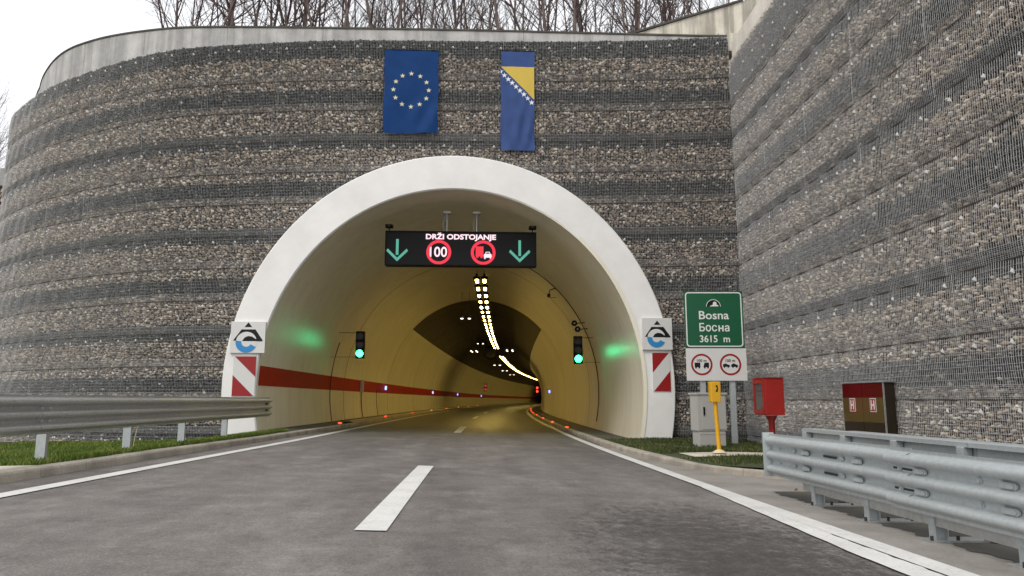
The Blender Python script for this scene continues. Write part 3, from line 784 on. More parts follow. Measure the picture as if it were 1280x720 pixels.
traffic_signal(4.15, 29, 2.99, 1, 'traffic light showing green on the right wall inside the tunnel mouth')
for i, (px, py) in enumerate(((718, 404), (722, 411.5))):
    o = thing('loudspeaker', ['upper', 'lower'][i] + ' round black loudspeaker above the right traffic light', 'loudspeaker', atpix(px, py, 28.9))
    b = MB(); b.tube([(0, .3, 0), (0, .05, 0), (0, 0, 0)], [.04, .08, .12], 16); b.build('horn', M['black'], o)
    b = MB(); b.ring(0, 0, 0, .035, 0, .02, lambda u, v, n: (u, -.002 - n, v), n=10); b.build('centre', M['galv'], o)
    b = MB(); b.tube([(0, .2, 0), (.45, .2, .05)], .02, 5); b.build('bracket', M['black'], o)
o = thing('camera', 'small dark camera on a bracket high on the right vault', 'camera', atpix(686, 369, 29.6))
b = MB(); b.box(-.06, .06, -.12, .16, -.07, .05, bev=.015); b.build('housing', M['black'], o)
b = MB(); b.tube([(0, 0, .05), (.05, 0, .22), (.3, 0, .3)], .022, 5); b.tube([(0, 0, -.1), (.32, 0, -.1)], .01, 4); b.build('bracket', M['black'], o)

# ------------------------------------------------------------------ text
def text_mesh(txt, size, mat, depth=.002, bold=0.0):
    cu = bpy.data.curves.new('lettering', 'FONT'); cu.body = txt; cu.size = size; cu.extrude = depth; cu.align_x = 'CENTER'; cu.align_y = 'CENTER'
    cu.offset = bold; cu.resolution_u = 3
    tmp = bpy.data.objects.new('lettering', cu); col.objects.link(tmp)
    bpy.context.view_layer.update()
    dg = bpy.context.evaluated_depsgraph_get(); me = bpy.data.meshes.new_from_object(tmp.evaluated_get(dg))
    bpy.data.objects.remove(tmp); me.materials.clear(); me.materials.append(mat); me.name = 'lettering'
    return me
def put_text(txt, w, h, mat, parent, u, v, n, name='lettering', bold=0.0, yface=True, spacing=None):
    """fit the text to a box w x h centred on (u, v) on a face looking towards -Y"""
    me = text_mesh(txt, 1.0, mat, .003, bold)
    co = np.empty(len(me.vertices) * 3, np.float32); me.vertices.foreach_get('co', co); co = co.reshape(-1, 3)
    lo, hi = co.min(0), co.max(0)
    x = (co[:, 0] - (lo[0] + hi[0]) / 2) / (hi[0] - lo[0]) * w; z = (co[:, 1] - (lo[1] + hi[1]) / 2) / (hi[1] - lo[1]) * h
    nw = np.stack([x + u, -n - (co[:, 2] + .003), z + v], 1); me.vertices.foreach_set('co', nw.astype(np.float32).ravel()); me.update()
    return link(name, me, parent)
FY = lambda n0=0: (lambda u, v, n: (u, -(n0 + n), v))     # frame on a face looking towards -Y

# ------------------------------------------------------------------ lane control display
Yv = 22.8
c0, c1 = atpix(482, 288.5, Yv), atpix(670.5, 333, Yv); W_, H_ = c1.x - c0.x, c0.z - c1.z; cxv, czv = (c0.x + c1.x) / 2, (c0.z + c1.z) / 2
vm = thing('display_board', 'black overhead electronic board with green arrows and red ringed speed signs', 'display', (cxv, Yv, czv))
b = MB(); b.box(-W_ / 2, W_ / 2, 0, .35, -H_ / 2, H_ / 2, bev=.012); b.build('housing', M['black'], vm)
b = MB(); t = .035
for r in ((-W_ / 2, W_ / 2, H_ / 2 - t, H_ / 2), (-W_ / 2, W_ / 2, -H_ / 2, -H_ / 2 + t), (-W_ / 2, -W_ / 2 + t, -H_ / 2 + t + .001, H_ / 2 - t - .001), (W_ / 2 - t, W_ / 2, -H_ / 2 + t + .001, H_ / 2 - t - .001)):
    b.box(r[0], r[1], -.045, -.001, r[2], r[3])
b.build('frame', M['black'], vm)
b = MB(); b.box(-W_ / 2 + t, W_ / 2 - t, -.012, -.002, -H_ / 2 + t, H_ / 2 - t); b.build('screen', M['screen'], vm)
S = W_ / 188.5                                            # metres per photo pixel on the board
ux = lambda px: (px - 576.2) * S; vz = lambda py: (310.7 - py) * S
def arrow(px):
    b = MB(); f = FY(.014); X = ux(px); dots = []
    for k in range(13): dots += [(X - .04, vz(301 + k * 1.55)), (X + .04, vz(301 + k * 1.55))]
    b.prism([(X - .042, vz(299.5)), (X + .042, vz(299.5)), (X + .042, vz(319.5)), (X - .042, vz(319.5))], 0, .006, f)
    q = .075
    b.prism([(X, vz(326.5) - .03), (X + .345, vz(314.5)), (X + .345 - q * .6, vz(314.5) + q), (X, vz(323.2))], 0, .006, f)
    b.prism([(X, vz(326.5) - .03), (X - .345, vz(314.5)), (X - .345 + q * .6, vz(314.5) + q), (X, vz(323.2))], 0, .0064, f)
    return b.build('arrow', M['led_g'], vm)
arrow(497); arrow(649.5)
for px in (548.5, 603.8):
    b = MB(); b.ring(ux(px), vz(315.6), .305, .40, 0, .006, FY(.014), n=40); b.build('ring', M['led_r'], vm)
put_text('100', .56, .34, M['led_w'], vm, ux(548), vz(315.2), .014, bold=.015)
put_text('DRŽI ODSTOJANJE', 2.26, .27, M['led_w'], vm, ux(576), vz(296), .014, bold=.035)
b = MB(); f = FY(.014); X, Z = ux(599.3), vz(315.5)
b.box(X - .125, X + .125, -.022, -.014, Z - .13, Z + .2); b.box(X - .11, X - .04, -.022, -.014, Z - .18, Z - .133); b.box(X + .03, X + .1, -.022, -.014, Z - .18, Z - .133); b.build('lorry_pictogram', M['led_r'], vm)
X, Z = ux(609.5), vz(318.5)
b = MB(); b.prism([(X - .125, Z - .09), (X + .125, Z - .09), (X + .125, Z + .01), (X + .085, Z + .035), (X + .06, Z + .1), (X - .06, Z + .1), (X - .085, Z + .035), (X - .125, Z + .01)], 0, .005, f)
b.box(X - .115, X - .07, -.02, -.014, Z - .135, Z - .092); b.box(X + .07, X + .115, -.02, -.014, Z - .135, Z - .092); b.build('car_pictogram', M['led_w'], vm)
b = MB(); b.prism([(X - .06, Z + .035), (X + .06, Z + .035), (X + .045, Z + .078), (X - .045, Z + .078)], .0055, .008, f); b.build('window', M['screen'], vm)
for px in (558, 595.5):
    b = MB(); x = ux(px); b.tube([(x, .15, H_ / 2), (x, .15, H_ / 2 + .62)], .035, 8); b.box(x - .12, x + .12, .05, .25, H_ / 2 + .62, H_ / 2 + .69); b.tube([(x - .08, .12, H_ / 2), (x - .13, .1, H_ / 2 + .3), (x - .02, .1, H_ / 2 + .62)], .012, 4)
    b.build('hanger', M['galv'], vm)
for px, sd_ in ((486, 1), (666, -1)):
    o = thing('camera', 'small dark camera on top of the %s end of the display board' % ('left' if sd_ > 0 else 'right'), 'camera', (cxv + ux(px), Yv + .1, czv + H_ / 2))
    b = MB(); b.box(-.12, .12, -.14, .1, .12, .22, bev=.015); b.build('housing', M['black'], o)
    b = MB(); b.tube([(0, 0, 0), (0, 0, .13)], .02, 6); b.build('stem', M['black'], o)
    b = MB(); b.ring(0, .17, 0, .035, 0, .02, lambda u, v, n: (u, -.141 - n, v), n=10); b.build('lens', M['glass'], o)

# ------------------------------------------------------------------ logo plates and chevrons on the collar
def logo(px0, px1, py0, py1, side):
    Y = YF - .03; a, c = atpix(px0, py0, Y), atpix(px1, py1, Y); w_, h_ = c.x - a.x, a.z - c.z
    o = thing('logo_sign', 'square white motorway emblem plate on the %s leg of the white portal collar' % side, 'sign', ((a.x + c.x) / 2, Y, (a.z + c.z) / 2))
    b = MB(); b.box(-w_ / 2, w_ / 2, -.05, .03, -h_ / 2, h_ / 2, bev=.008); b.build('plate', M['white'], o)
    f = FY(.052); k = w_ / 2
    b = MB(); b.prism([(-.22 * k, .60 * k), (.22 * k, .60 * k), (0, .88 * k)], 0, .003, f); b.build('triangle', M['blackf'], o)
    b = MB(); b.prism([(-.84 * k, -.20 * k), (.88 * k, -.20 * k), (.42 * k, .46 * k), (-.38 * k, .46 * k)], 0, .003, f); b.build('gable', M['blackf'], o)
    b = MB(); b.ring(-.07 * k, -.28 * k, 0, .60 * k, .0035, .0055, f, n=40); b.build('disc', M['white'], o)
    b = MB(); b.ring(-.07 * k, -.28 * k, .28 * k, .62 * k, .006, .008, f, a0=172, a1=332, n=30); b.build('crescent', M['blue'], o)
    b = MB(); pts = [(-.32 * k, -.23 * k), (.86 * k, -.23 * k), (.66 * k, -.06 * k), (.46 * k, -.10 * k), (.24 * k, .04 * k), (.02 * k, .07 * k), (-.18 * k, -.02 * k)]; b.prism(pts, .006, .008, f); b.build('road_pictogram', M['blackf'], o)
    return o
logo(290, 331, 402, 441.5, 'left'); logo(802, 840.5, 397.5, 437.5, 'right')
def chevron(quad, side):
    Y = YF - .004; o = thing('hazard_marker', 'red and white diagonal hazard marker on the %s leg of the portal collar' % side, 'marker', (0, Y, 0))
    (x0, y0), (x1, y1) = quad; a, c = atpix(x0, y0, Y), atpix(x1, y1, Y); w_, h_ = c.x - a.x, a.z - c.z
    o.location = ((a.x + c.x) / 2, Y, (a.z + c.z) / 2)
    b = MB(); b.box(-w_ / 2, w_ / 2, -.02, 0, -h_ / 2, h_ / 2); b.build('panel', M['white'], o); f = FY(.021); s = 1 if side == 'left' else -1
    b = MB(); b.prism([(-s * w_ * .45, h_ / 2), (s * w_ / 2, h_ / 2), (s * w_ / 2, -h_ * .02)], 0, .003, f); b.build('stripe', M['red'], o)
    b = MB(); b.prism([(-s * w_ / 2, h_ * .03), (-s * w_ / 2, -h_ / 2), (s * w_ * .45, -h_ / 2)], 0, .003, f); b.build('stripe', M['red'], o)
chevron(((292.5, 445.5), (318, 495)), 'left'); chevron(((815, 441), (838.5, 489)), 'right')

# ------------------------------------------------------------------ banners
def star_pts(cx, cy, r, rot=90, inner=.39):
    return [(cx + (r if k % 2 == 0 else r * inner) * math.cos(R(rot + 36 * k)), cy + (r if k % 2 == 0 else r * inner) * math.sin(R(rot + 36 * k))) for k in range(10)]
def cloth_surface(w_, h_, seed):
    ph = seed * 1.7
    def off(u, v):                                       # outward bulge of the cloth
        s, t = u / w_ + .5, v / h_ + .5
        return .035 + .034 * math.sin(7 * s + 2.5 * math.sin(3 * t + ph)) * (1 - t) + .012 * math.sin(19 * s + 5 * t + ph) * (1 - t * .7) + .05 * math.exp(-((s - .92) ** 2 + (t - .05) ** 2) * 30) + .034 * math.sin(16 * (s - t * .8) + ph) * math.exp(-((s - .8) ** 2 + (t - .18) ** 2) * 10)
    return off
def banner(px, py, Y, label, mat, seed):
    a, c = atpix(px[0], py[0], Y), atpix(px[1], py[1], Y); w_, h_ = c.x - a.x, a.z - c.z
    o = thing('banner', label, 'flag', ((a.x + c.x) / 2, Y, (a.z + c.z) / 2)); off = cloth_surface(w_, h_, seed)
    nx, nz = 36, 60
    def pt(i, j):
        u = -w_ / 2 + w_ * i / nx; v = -h_ / 2 + h_ * j / nz; e = .012 * math.sin(v * 4 + seed)
        return (u + (e if i in (0, nx) else 0), -off(u, v), v)
    b = MB(); b.add([pt(i, j) for j in range(nz + 1) for i in range(nx + 1)], [(j * (nx + 1) + i, j * (nx + 1) + i + 1, (j + 1) * (nx + 1) + i + 1, (j + 1) * (nx + 1) + i) for j in range(nz) for i in range(nx)], 0, True)
    b.build('cloth', mat, o)
    b = MB(); b.tube([(-w_ / 2 - .03, -.035, h_ / 2), (w_ / 2 + .03, -.035, h_ / 2)], .014, 6); b.build('rod', M['black'], o)
    return o, w_, h_, off
eu, ew, eh, eo = banner((481.5, 547), (62.5, 167.5), 21.93, 'wide royal blue flag with a ring of pale stars above the arch', M['flag_eu'], 1)
def surf_poly(pts, off, lift, mat, name, parent):
    b = MB(); n = len(pts); cx_ = sum(p[0] for p in pts) / n; cy_ = sum(p[1] for p in pts) / n
    q = [(cx_, cy_)] + pts; b.add([(u, -off(u, v) - lift, v) for u, v in q], [(0, 1 + i, 1 + (i + 1) % n) for i in range(n)]); return b.build(name, mat, parent)
rx, rz_ = ew * .325, ew * .325 * .98
for k in range(12):
    a = R(90 + 30 * k); surf_poly(star_pts(rx * math.cos(a) - .0, eh / 2 - eh * .487 + rz_ * math.sin(a), .088), eo, .006, M['star'], 'star', eu)
ba, bw, bh, bo = banner((626, 668), (64, 189), 21.88, 'narrow hanging blue flag with yellow triangle and diagonal row of white stars', M['flag_ba'], 2)
yt = bh / 2 - bh * .162; yb = bh / 2 - bh * .49
b = MB(); n = 14
vs = []; fs = []
for i in range(n + 1):
    t = i / n; xl = -bw / 2 + bw * t; row = []
    for j in range(n + 1):
        s = j / n; zlow = yt + (yb - yt) * t; z = zlow + (yt - zlow) * s; vs.append((xl, -bo(xl, z) - .005, z))
for i in range(n):
    for j in range(n): fs.append((i * (n + 1) + j, (i + 1) * (n + 1) + j, (i + 1) * (n + 1) + j + 1, i * (n + 1) + j + 1))
b.add(vs, fs, 0, True); b.build('yellow_triangle', M['flagy'], ba)
for k in range(9):
    t = (k + .1) / 8.6; x = -bw / 2 + bw * t - .02; z = yt + (yb - yt) * t - .16
    pts = [(max(-bw / 2, min(bw / 2, u)), v) for u, v in star_pts(x, z, .098, 90)]
    surf_poly(pts, bo, .008, M['starw'], 'star', ba)

# ------------------------------------------------------------------ tunnel name sign
Ys = 18.9
a, c = atpix(854.5, 363.5, Ys), atpix(929.5, 476, Ys); m_ = atpix(890, 435.5, Ys).z
sw = 1.58; scx = (a.x + atpix(929.5, 420, Ys).x) / 2; ztop_, zbot_ = a.z, c.z
sg = thing('road_sign', 'tall green tunnel name sign over a white plate with two round warnings', 'sign', (scx, Ys, 0), R(-3))
b = MB(); b.box(-sw / 2, sw / 2, -.02, .02, m_ + .004, ztop_, bev=.004); gp = b.build('green_panel', M['green'], sg)
def rrect(x0, x1, z0, z1, r, n=6):
    o = []
    for cx_, cz_, a0 in ((x1 - r, z1 - r, 0), (x0 + r, z1 - r, 90), (x0 + r, z0 + r, 180), (x1 - r, z0 + r, 270)):
        for k in range(n + 1): o.append((cx_ + r * math.cos(R(a0 + 90 * k / n)), cz_ + r * math.sin(R(a0 + 90 * k / n))))
    return o
oo = rrect(-sw / 2 + .035, sw / 2 - .035, m_ + .04, ztop_ - .035, .09); ii = rrect(-sw / 2 + .065, sw / 2 - .065, m_ + .07, ztop_ - .065, .065)
b = MB(); n = len(oo); b.add([(u, -.023, v) for u, v in oo] + [(u, -.023, v) for u, v in ii] + [(u, -.0205, v) for u, v in oo], [(i, (i + 1) % n, n + (i + 1) % n, n + i) for i in range(n)] + [(i, 2 * n + i, 2 * n + (i + 1) % n, (i + 1) % n) for i in range(n)])
b.build('border', M['textw'], sg)
gh = ztop_ - m_; zz = lambda t: ztop_ - gh * t
b = MB(); b.ring(0, zz(.275), 0, .185, 0, .003, FY(.021), a0=0, a1=180, n=30); b.build('tunnel_pictogram', M['blackf'], sg)
b = MB(); b.ring(0, zz(.275), .180, .195, 0, .004, FY(.021), a0=0, a1=180, n=30); b.build('pictogram_outline', M['textw'], sg)
b = MB(); b.ring(.035, zz(.222), 0, .050, .004, .006, FY(.021), n=18); b.prism([(-.11, zz(.272)), (.14, zz(.272)), (.11, zz(.245)), (0, zz(.235)), (-.05, zz(.252))], .004, .0066, FY(.021)); b.build('cloud_pictogram', M['textw'], sg)
put_text('Bosna', .80, .225, M['textw'], sg, 0, zz(.425), .021, bold=.012)
zb2_ = zz(.635) - .1125
put_text('Бос', .47, .228, M['textw'], sg, -.40 + .235, zb2_ + .1125, .021, bold=.012)
put_text('а', .125, .168, M['textw'], sg, .40 - .0625, zb2_ + .082, .021, bold=.012)
b = MB()
for q in (.108, .208): b.box(q, q + .038, -.0245, -.021, zb2_, zb2_ + .162)
b.box(.1465, .2075, -.0242, -.021, zb2_ + .066, zb2_ + .100); b.build('lettering', M['textw'], sg)
put_text('3615  m', .80, .19, M['textw'], sg, 0.0, zz(.835), .021, bold=.012)
b = MB(); b.box(-sw / 2 + .01, sw / 2 + .03, -.02, .02, zbot_, m_, bev=.004); b.build('white_plate', M['white'], sg)
zc_ = (zbot_ + m_) / 2
for sx, kind in ((-.375, 0), (.385, 1)):
    b = MB(); b.ring(sx, zc_, .235, .285, 0, .004, FY(.021), n=40); b.build('ring', M['red'], sg)
    put_text('100 m', .25, .075, M['blackf'], sg, sx, zc_ + .105, .021, bold=.01)
    f = FY(.021)
    for q in (-1, 1):
        b = MB()
        if kind == 0:
            u0 = sx + q * .115; b.prism([(u0 - .075, zc_ - .07), (u0 + .075, zc_ - .07), (u0 + .075, zc_ + .05), (u0 - (.04 if q > 0 else .075), zc_ + .05)], 0, .003, f)
            for du in (-.04, .045): b.ring(u0 + du, zc_ - .085, 0, .022, .0, .0036, f, n=10)
        else:
            u0 = sx + q * .11; b.prism([(u0 - .09, zc_ - .06), (u0 + .09, zc_ - .06), (u0 + .09, zc_ - .015), (u0 + .04, zc_), (u0 - .02, zc_ + .03), (u0 - .09, zc_ - .0)], 0, .003, f)
            for du in (-.05, .05): b.ring(u0 + du, zc_ - .068, 0, .02, .0, .0036, f, n=10)
        b.build('lorry_pictogram' if kind == 0 else 'car_pictogram', M['blackf'], sg)
for px in (879.5, 916):
    x = atpix(px, 480, Ys).x - scx; b = MB(); b.box(x - .07, x + .07, .025, .12, -.45, ztop_ - .1); b.build('post', M['galv_new'], sg)

# ------------------------------------------------------------------ roadside furniture
yp = atpix(899.5, 571, 14.6); zg = zroad(yp.x, 14.6) + .205
o = thing('emergency_post', 'slim yellow emergency call post with a handset symbol on the right kerb', 'post', (yp.x, 14.6, zg))
hx = atpix(895.5, 477, 14.6); top_z = hx.z - zg
b = MB(); b.tube([(0, 0, 0), (-.045, 0, top_z - .4)], .043, 14); b.build('pole', M['yellow'], o)
b = MB(); b.box(-.15, .055, -.09, .09, top_z - .42, top_z, bev=.02); b.build('call_box', M['yellow'], o)
b = MB(); b.ring(-.055, top_z - .14, .03, .055, 0, .004, FY(.091), a0=-75, a1=75, n=12); b.box(-.05, -.01, -.097, -.092, top_z - .10, top_z - .075); b.box(-.05, -.01, -.097, -.092, top_z - .205, top_z - .18); b.build('handset_pictogram', M['blackf'], o)
b = MB(); b.tube([(0, 0, 0), (0, 0, .05), (0, 0, .06)], [.15, .07, .05], 14); b.build('foot', M['cream'], o)

cb = atpix(891.5, 561, 17.5); cz = cb.z
o = thing('electrical_cabinet', 'light grey two part electrical cabinet standing in front of the green sign posts', 'cabinet', (cb.x, 17.5, cz), R(9))
cwid = .82; ch = atpix(890, 491, 17.5).z - cz
b = MB(); b.box(-.35, .35, 0, .36, -.12, .42, bev=.012); b.build('plinth', M['cabinet'], o)
b = MB(); b.box(-.38, .38, -.02, .38, .425, ch - .05, bev=.012); b.build('housing', M['cabinet'], o)
b = MB(); b.box(-.41, .41, -.05, .41, ch - .048, ch, bev=.012); b.build('roof', M['cabinet'], o)
b = MB(); b.box(-.27, .355, -.030, -.021, .46, ch - .09, bev=.004); d_ = b.build('door', M['cabinet'], o)
b = MB(); b.box(-.235, -.195, -.055, -.031, .80, 1.0, bev=.006); b.build('handle', M['blackf'], d_)
b = MB(); b.box(-.33, .34, -.008, -.001, .34, .40, bev=.002); b.build('vent', M['cabinet'], o)

# red hose cabinet on a pole
x0, x1, y0, y1 = 6.28, 6.70, 15.5, 16.12; zb_, zt_ = atpix(962, 519, 15.5).z, atpix(962, 471.5, 15.5).z
o = thing('hose_cabinet', 'red metal hose cabinet with a glazed side door on a short red pole', 'cabinet', ((x0 + x1) / 2, 15.8, zb_))
hx_, hy_ = (x1 - x0) / 2, (y1 - y0) / 2; H2 = zt_ - zb_
b = MB(); b.box(-hx_, hx_, -hy_, hy_, 0, H2 - .03, bev=.01); b.build('housing', M['redbox'], o)
b = MB(); b.box(-hx_ - .02, hx_ + .02, -hy_ - .02, hy_ + .02, H2 - .028, H2, bev=.006); b.build('roof', M['redbox'], o)
b = MB(); t = .08
for q in ((-hy_ + .01, hy_ - .01, .03, .03 + t), (-hy_ + .01, hy_ - .01, H2 - .05 - t, H2 - .05), (-hy_ + .01, -hy_ + .01 + t, .032 + t, H2 - .052 - t), (hy_ - .01 - t, hy_ - .01, .032 + t, H2 - .052 - t)):
    b.box(-hx_ - .03, -hx_ - .002, q[0], q[1], q[2], q[3])
d_ = b.build('door', M['redbox'], o)
b = MB(); b.box(-hx_ - .012, -hx_ - .004, -hy_ + .01 + t, hy_ - .01 - t, .032 + t, H2 - .052 - t); b.build('window', M['glass'], d_)
b = MB(); b.box(-hx_ - .06, -hx_ - .03, -hy_ + .03, -hy_ + .09, .08, .12, bev=.004); b.box(-hx_ - .05, -hx_ - .03, -hy_ + .03, -hy_ + .07, H2 - .18, H2 - .12); b.build('latch', M['redbox'], d_)
b = MB(); b.tube([(.03, 0, -1.05), (.03, 0, -.14), (.03, 0, -.02)], [.065, .065, .13], 16); b.build('pole', M['redbox'], o)

# hydrant cabinet against the right wall
zb_, zt_ = .36, 1.33
o = thing('hydrant_cabinet', 'low brown double door hydrant cabinet marked H with painted maroon reflections against the right stone wall', 'cabinet', (7.56, 13.85, zb_), R(3))
Hh = zt_ - zb_; hw = .70
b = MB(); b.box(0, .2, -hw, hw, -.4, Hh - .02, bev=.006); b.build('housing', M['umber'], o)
b = MB(); b.box(-.03, .22, -hw - .03, hw + .03, Hh - .018, Hh + .012, bev=.005); b.build('roof', M['galv'], o)
for s in (0, 1):  # olive, maroon and dark bands paint the surroundings mirrored in the doors
    ya, yb_ = (-hw + .02, -.006) if s == 0 else (.006, hw - .02)
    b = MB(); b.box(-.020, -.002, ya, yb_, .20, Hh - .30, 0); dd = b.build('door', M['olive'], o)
    b = MB(); b.box(-.020, -.002, ya, yb_, Hh - .298, Hh - .03); b.build('upper_reflection_band', M['maroon'], dd)
    b = MB(); b.box(-.016, -.002, ya, yb_, .0, .196); b.build('lower_reflection_band', M['umber'], dd)
    yc = (ya + yb_) / 2 + (.0 if s else 0); zc2 = Hh - .44
    b = MB(); b.box(-.024, -.021, yc - .10, yc + .10, zc2 - .13, zc2 + .13); b.build('label_plate', M['white'], dd)
    b = MB(); b.box(-.027, -.0245, yc - .085, yc + .085, zc2 - .115, zc2 + .115); b.build('label_field', M['red'], dd)
    b = MB()
    for q in (-.042, .042): b.box(-.031, -.0275, yc + q - .016, yc + q + .016, zc2 - .09, zc2 + .09)
    b.box(-.0305, -.0275, yc - .026, yc + .026, zc2 - .016, zc2 + .016); b.build('letter_h', M['white'], dd)
for yy in (-hw, hw - .02):
    b = MB(); b.box(-.024, .0, yy, yy + .02, -.05, Hh - .02); b.build('frame', M['galv'], o)

# ------------------------------------------------------------------ guard rails
def thrie(h=.506, d=.085):
    """(out, z) profile with three crests"""
    pts = []
    n = 42
    for i in range(n + 1):
        t = i / n; ph = t * 3 * 2 * math.pi
        w_ = -math.cos(ph)
        w_ = math.copysign(abs(w_) ** .55, w_)
        if t < .045 or t > .955: w_ = -1 + (.55 if False else .35)
        pts.append((d * (.5 + .5 * w_), t * h))
    return pts
def rail_piece(root, x, y0, y1, z0, z1, face, mat, h=.506, wob=0):
    """face=+1: crests towards +X"""
    pr = thrie(h); b = MB()
    st = stations(y0, y1, .5)
    zf = lambda y: z0 + (z1 - z0) * (y - y0) / (y1 - y0)
    b.strip(lambda y: [(x + face * o, y, zf(y) + z) for o, z in pr], st, smooth=True)
    b.strip(lambda y: [(x + face * (o - .006), y, zf(y) + z) for o, z in pr][::-1], st, smooth=True)
    for y in (y0, y1):
        vs = [(x + face * o, y, zf(y) + z) for o, z in pr] + [(x + face * (o - .006), y, zf(y) + z) for o, z in pr]; m_ = len(pr)
        b.add(vs, [(k, k + 1, m_ + k + 1, m_ + k) for k in range(m_ - 1)])
    return b.build('rail', mat, root)
def bolt(root, x, y, z, face, r=.022, L=.0):
    b = MB(); n = 10
    f = lambda u, v, w_: (x + face * w_, y + u, z + v)
    b.ring(0, 0, 0, r, 0, .012, f, n=n); b.ring(0, 0, 0, r * .6, .0125, .022, f, n=6)
    return b.build('bolt', M['bolt'], root)
gl = thing('guardrail', 'weathered single guardrail beam on steel posts along the left grass verge', 'guardrail')
xl = -5.64; zl0 = .545
pcs = [(-2.3, 2.0), (1.7, 6.0), (5.7, 10.0), (9.7, 14.0), (13.7, 18.0), (17.7, 20.3)]
for i, (y0, y1) in enumerate(pcs):
    rail_piece(gl, xl + (.009 if i % 2 else 0), y0, y1, zl0, zl0, 1, M['galv'])
for yj in (1.85, 5.85, 9.85, 13.85, 17.85):
    for dy in (-.09, .09):
        for zz_ in (.065, .17, .337, .44): bolt(gl, xl + .03, yj + dy, zl0 + zz_, 1, .016)
for zz_ in (.17, .337):
    b = MB(); b.ring(0, 0, 0, .03, 0, .01, lambda u, v, w_: (xl + .012 + w_, 20.0 + u * 3.5, zl0 + zz_ + v), n=14); b.build('slot', M['hole'], gl)
for i, yy in enumerate((2.3, 4.5, 6.5, 7.9, 10.1, 12.5, 14.75, 17.2)):
    zt2 = .90; zb2 = zroad(-5.9, yy) - .15
    b = MB(); b.box(xl - .20, xl - .075, yy, yy + .006, zb2, zt2); b.box(xl - .20, xl - .194, yy + .0061, yy + .06, zb2, zt2); b.box(xl - .081, xl - .075, yy + .0061, yy + .06, zb2, zt2)
    b.build('post', M['galv_new'], gl)
    b = MB(); b.box(xl - .073, xl - .008, yy - .02, yy + .05, zl0 + .12, zl0 + .38); b.build('spacer_block', M['galv'], gl)

gf = thing('guardrail', 'bright triple crest guardrail on bolted base plates at the right roadside', 'guardrail')
xr = 3.70; zr0 = .06
rp = [(-1.2, 2.55), (2.25, 6.35), (6.05, 9.0)]
for i, (y0, y1) in enumerate(rp): rail_piece(gf, xr - (.010 if i % 2 else 0), y0, y1, zr0 + .012 - .0 * y0, zr0, -1, M['galv_new'], .51)
b = MB(); b.box(xr - .11, xr + .03, 9.005, 9.02, zr0 - .01, zr0 + .525); b.build('end_plate', M['galv_new'], gf)
def capsule(root, x, y, z, face, L=.06, r=.024, mat='galv_new'):
    b = MB(); f = lambda u, v, w_: (x + face * w_, y + u, z + v); pts = []
    for k in range(17):
        a = R(-90 + 180 * k / 16); pts.append((L + r * math.cos(a), r * math.sin(a)))
    for k in range(17):
        a = R(90 + 180 * k / 16); pts.append((-L + r * math.cos(a), r * math.sin(a)))
    b.prism(pts, 0, .016, f); b.prism([(u * .8, v * .7) for u, v in pts], .0165, .026, f); return b.build('splice_boss', M[mat], root)
posts_y = [1.9, 2.95, 3.95, 4.95, 5.95, 6.95, 8.05]
for yy in posts_y:
    for zz_ in (.17, .34):
        capsule(gf, xr - .02, yy - .02, zr0 + zz_, -1)
        bolt(gf, xr - .012, yy + .28, zr0 + zz_, -1, .026)
for yj in (2.4, 4.1, 6.2, 7.5):
    for zz_ in (.17, .34):
        b = MB(); b.box(xr - .012, xr - .008, yj - .14, yj + .14, zr0 + zz_ - .012, zr0 + zz_ + .010); b.build('slot', M['hole'], gf)
bolt(gf, xr - .008, 8.75, zr0 + .17, -1, .014); bolt(gf, xr - .008, 8.75, zr0 + .34, -1, .014)
for yy in posts_y:
    zgnd = zroad(3.9, yy) + .012
    b = MB(); b.box(xr + .035, xr + .155, yy - .05, yy + .05, -.02, .50); b.build('spacer_block', M['galv_new'], gf)
    b = MB(); b.box(xr + .05, xr + .15, yy - .004, yy + .004, zgnd, -.021); b.box(xr + .045, xr + .052, yy - .045, yy + .045, zgnd, -.021); b.box(xr + .148, xr + .155, yy - .045, yy + .045, zgnd, -.021); b.build('post', M['galv_new'], gf)
    b = MB(); b.box(xr - .03, xr + .95, yy - .09, yy + .09, zgnd, zgnd + .014); bp = b.build('base_plate', M['galv'], gf)
    for dx in (.0, .22, .45, .7): 
        b = MB(); b.tube([(xr + dx, yy - .06, zgnd + .014), (xr + dx, yy - .06, zgnd + .05)], .013, 6); b.build('bolt', M['hole'], bp)
    b = MB(); b.box(xr + .16, xr + .9, yy - .03, yy + .03, .30, .46); b.build('cross_member', M['galv'], gf)
    # inclined brace
    b = MB(); b.add([(xr + .16, yy - .012, -.02), (xr + .16, yy + .012, -.02), (xr + .9, yy + .012, zgnd + .015), (xr + .9, yy - .012, zgnd + .015), (xr + .16, yy - .012, .1), (xr + .16, yy + .012, .1), (xr + .9, yy + .012, zgnd + .12), (xr + .9, yy - .012, zgnd + .12)], [(0, 1, 2, 3), (4, 7, 6, 5), (0, 3, 7, 4), (1, 5, 6, 2), (0, 4, 5, 1), (2, 6, 7, 3)]); b.build('brace', M['galv'], gf)
# continuous lower channel of the front rail
b = MB(); b.box(xr + .05, xr + .07, -1, 8.3, -.03, .055); b.build('channel', M['galv'], gf)

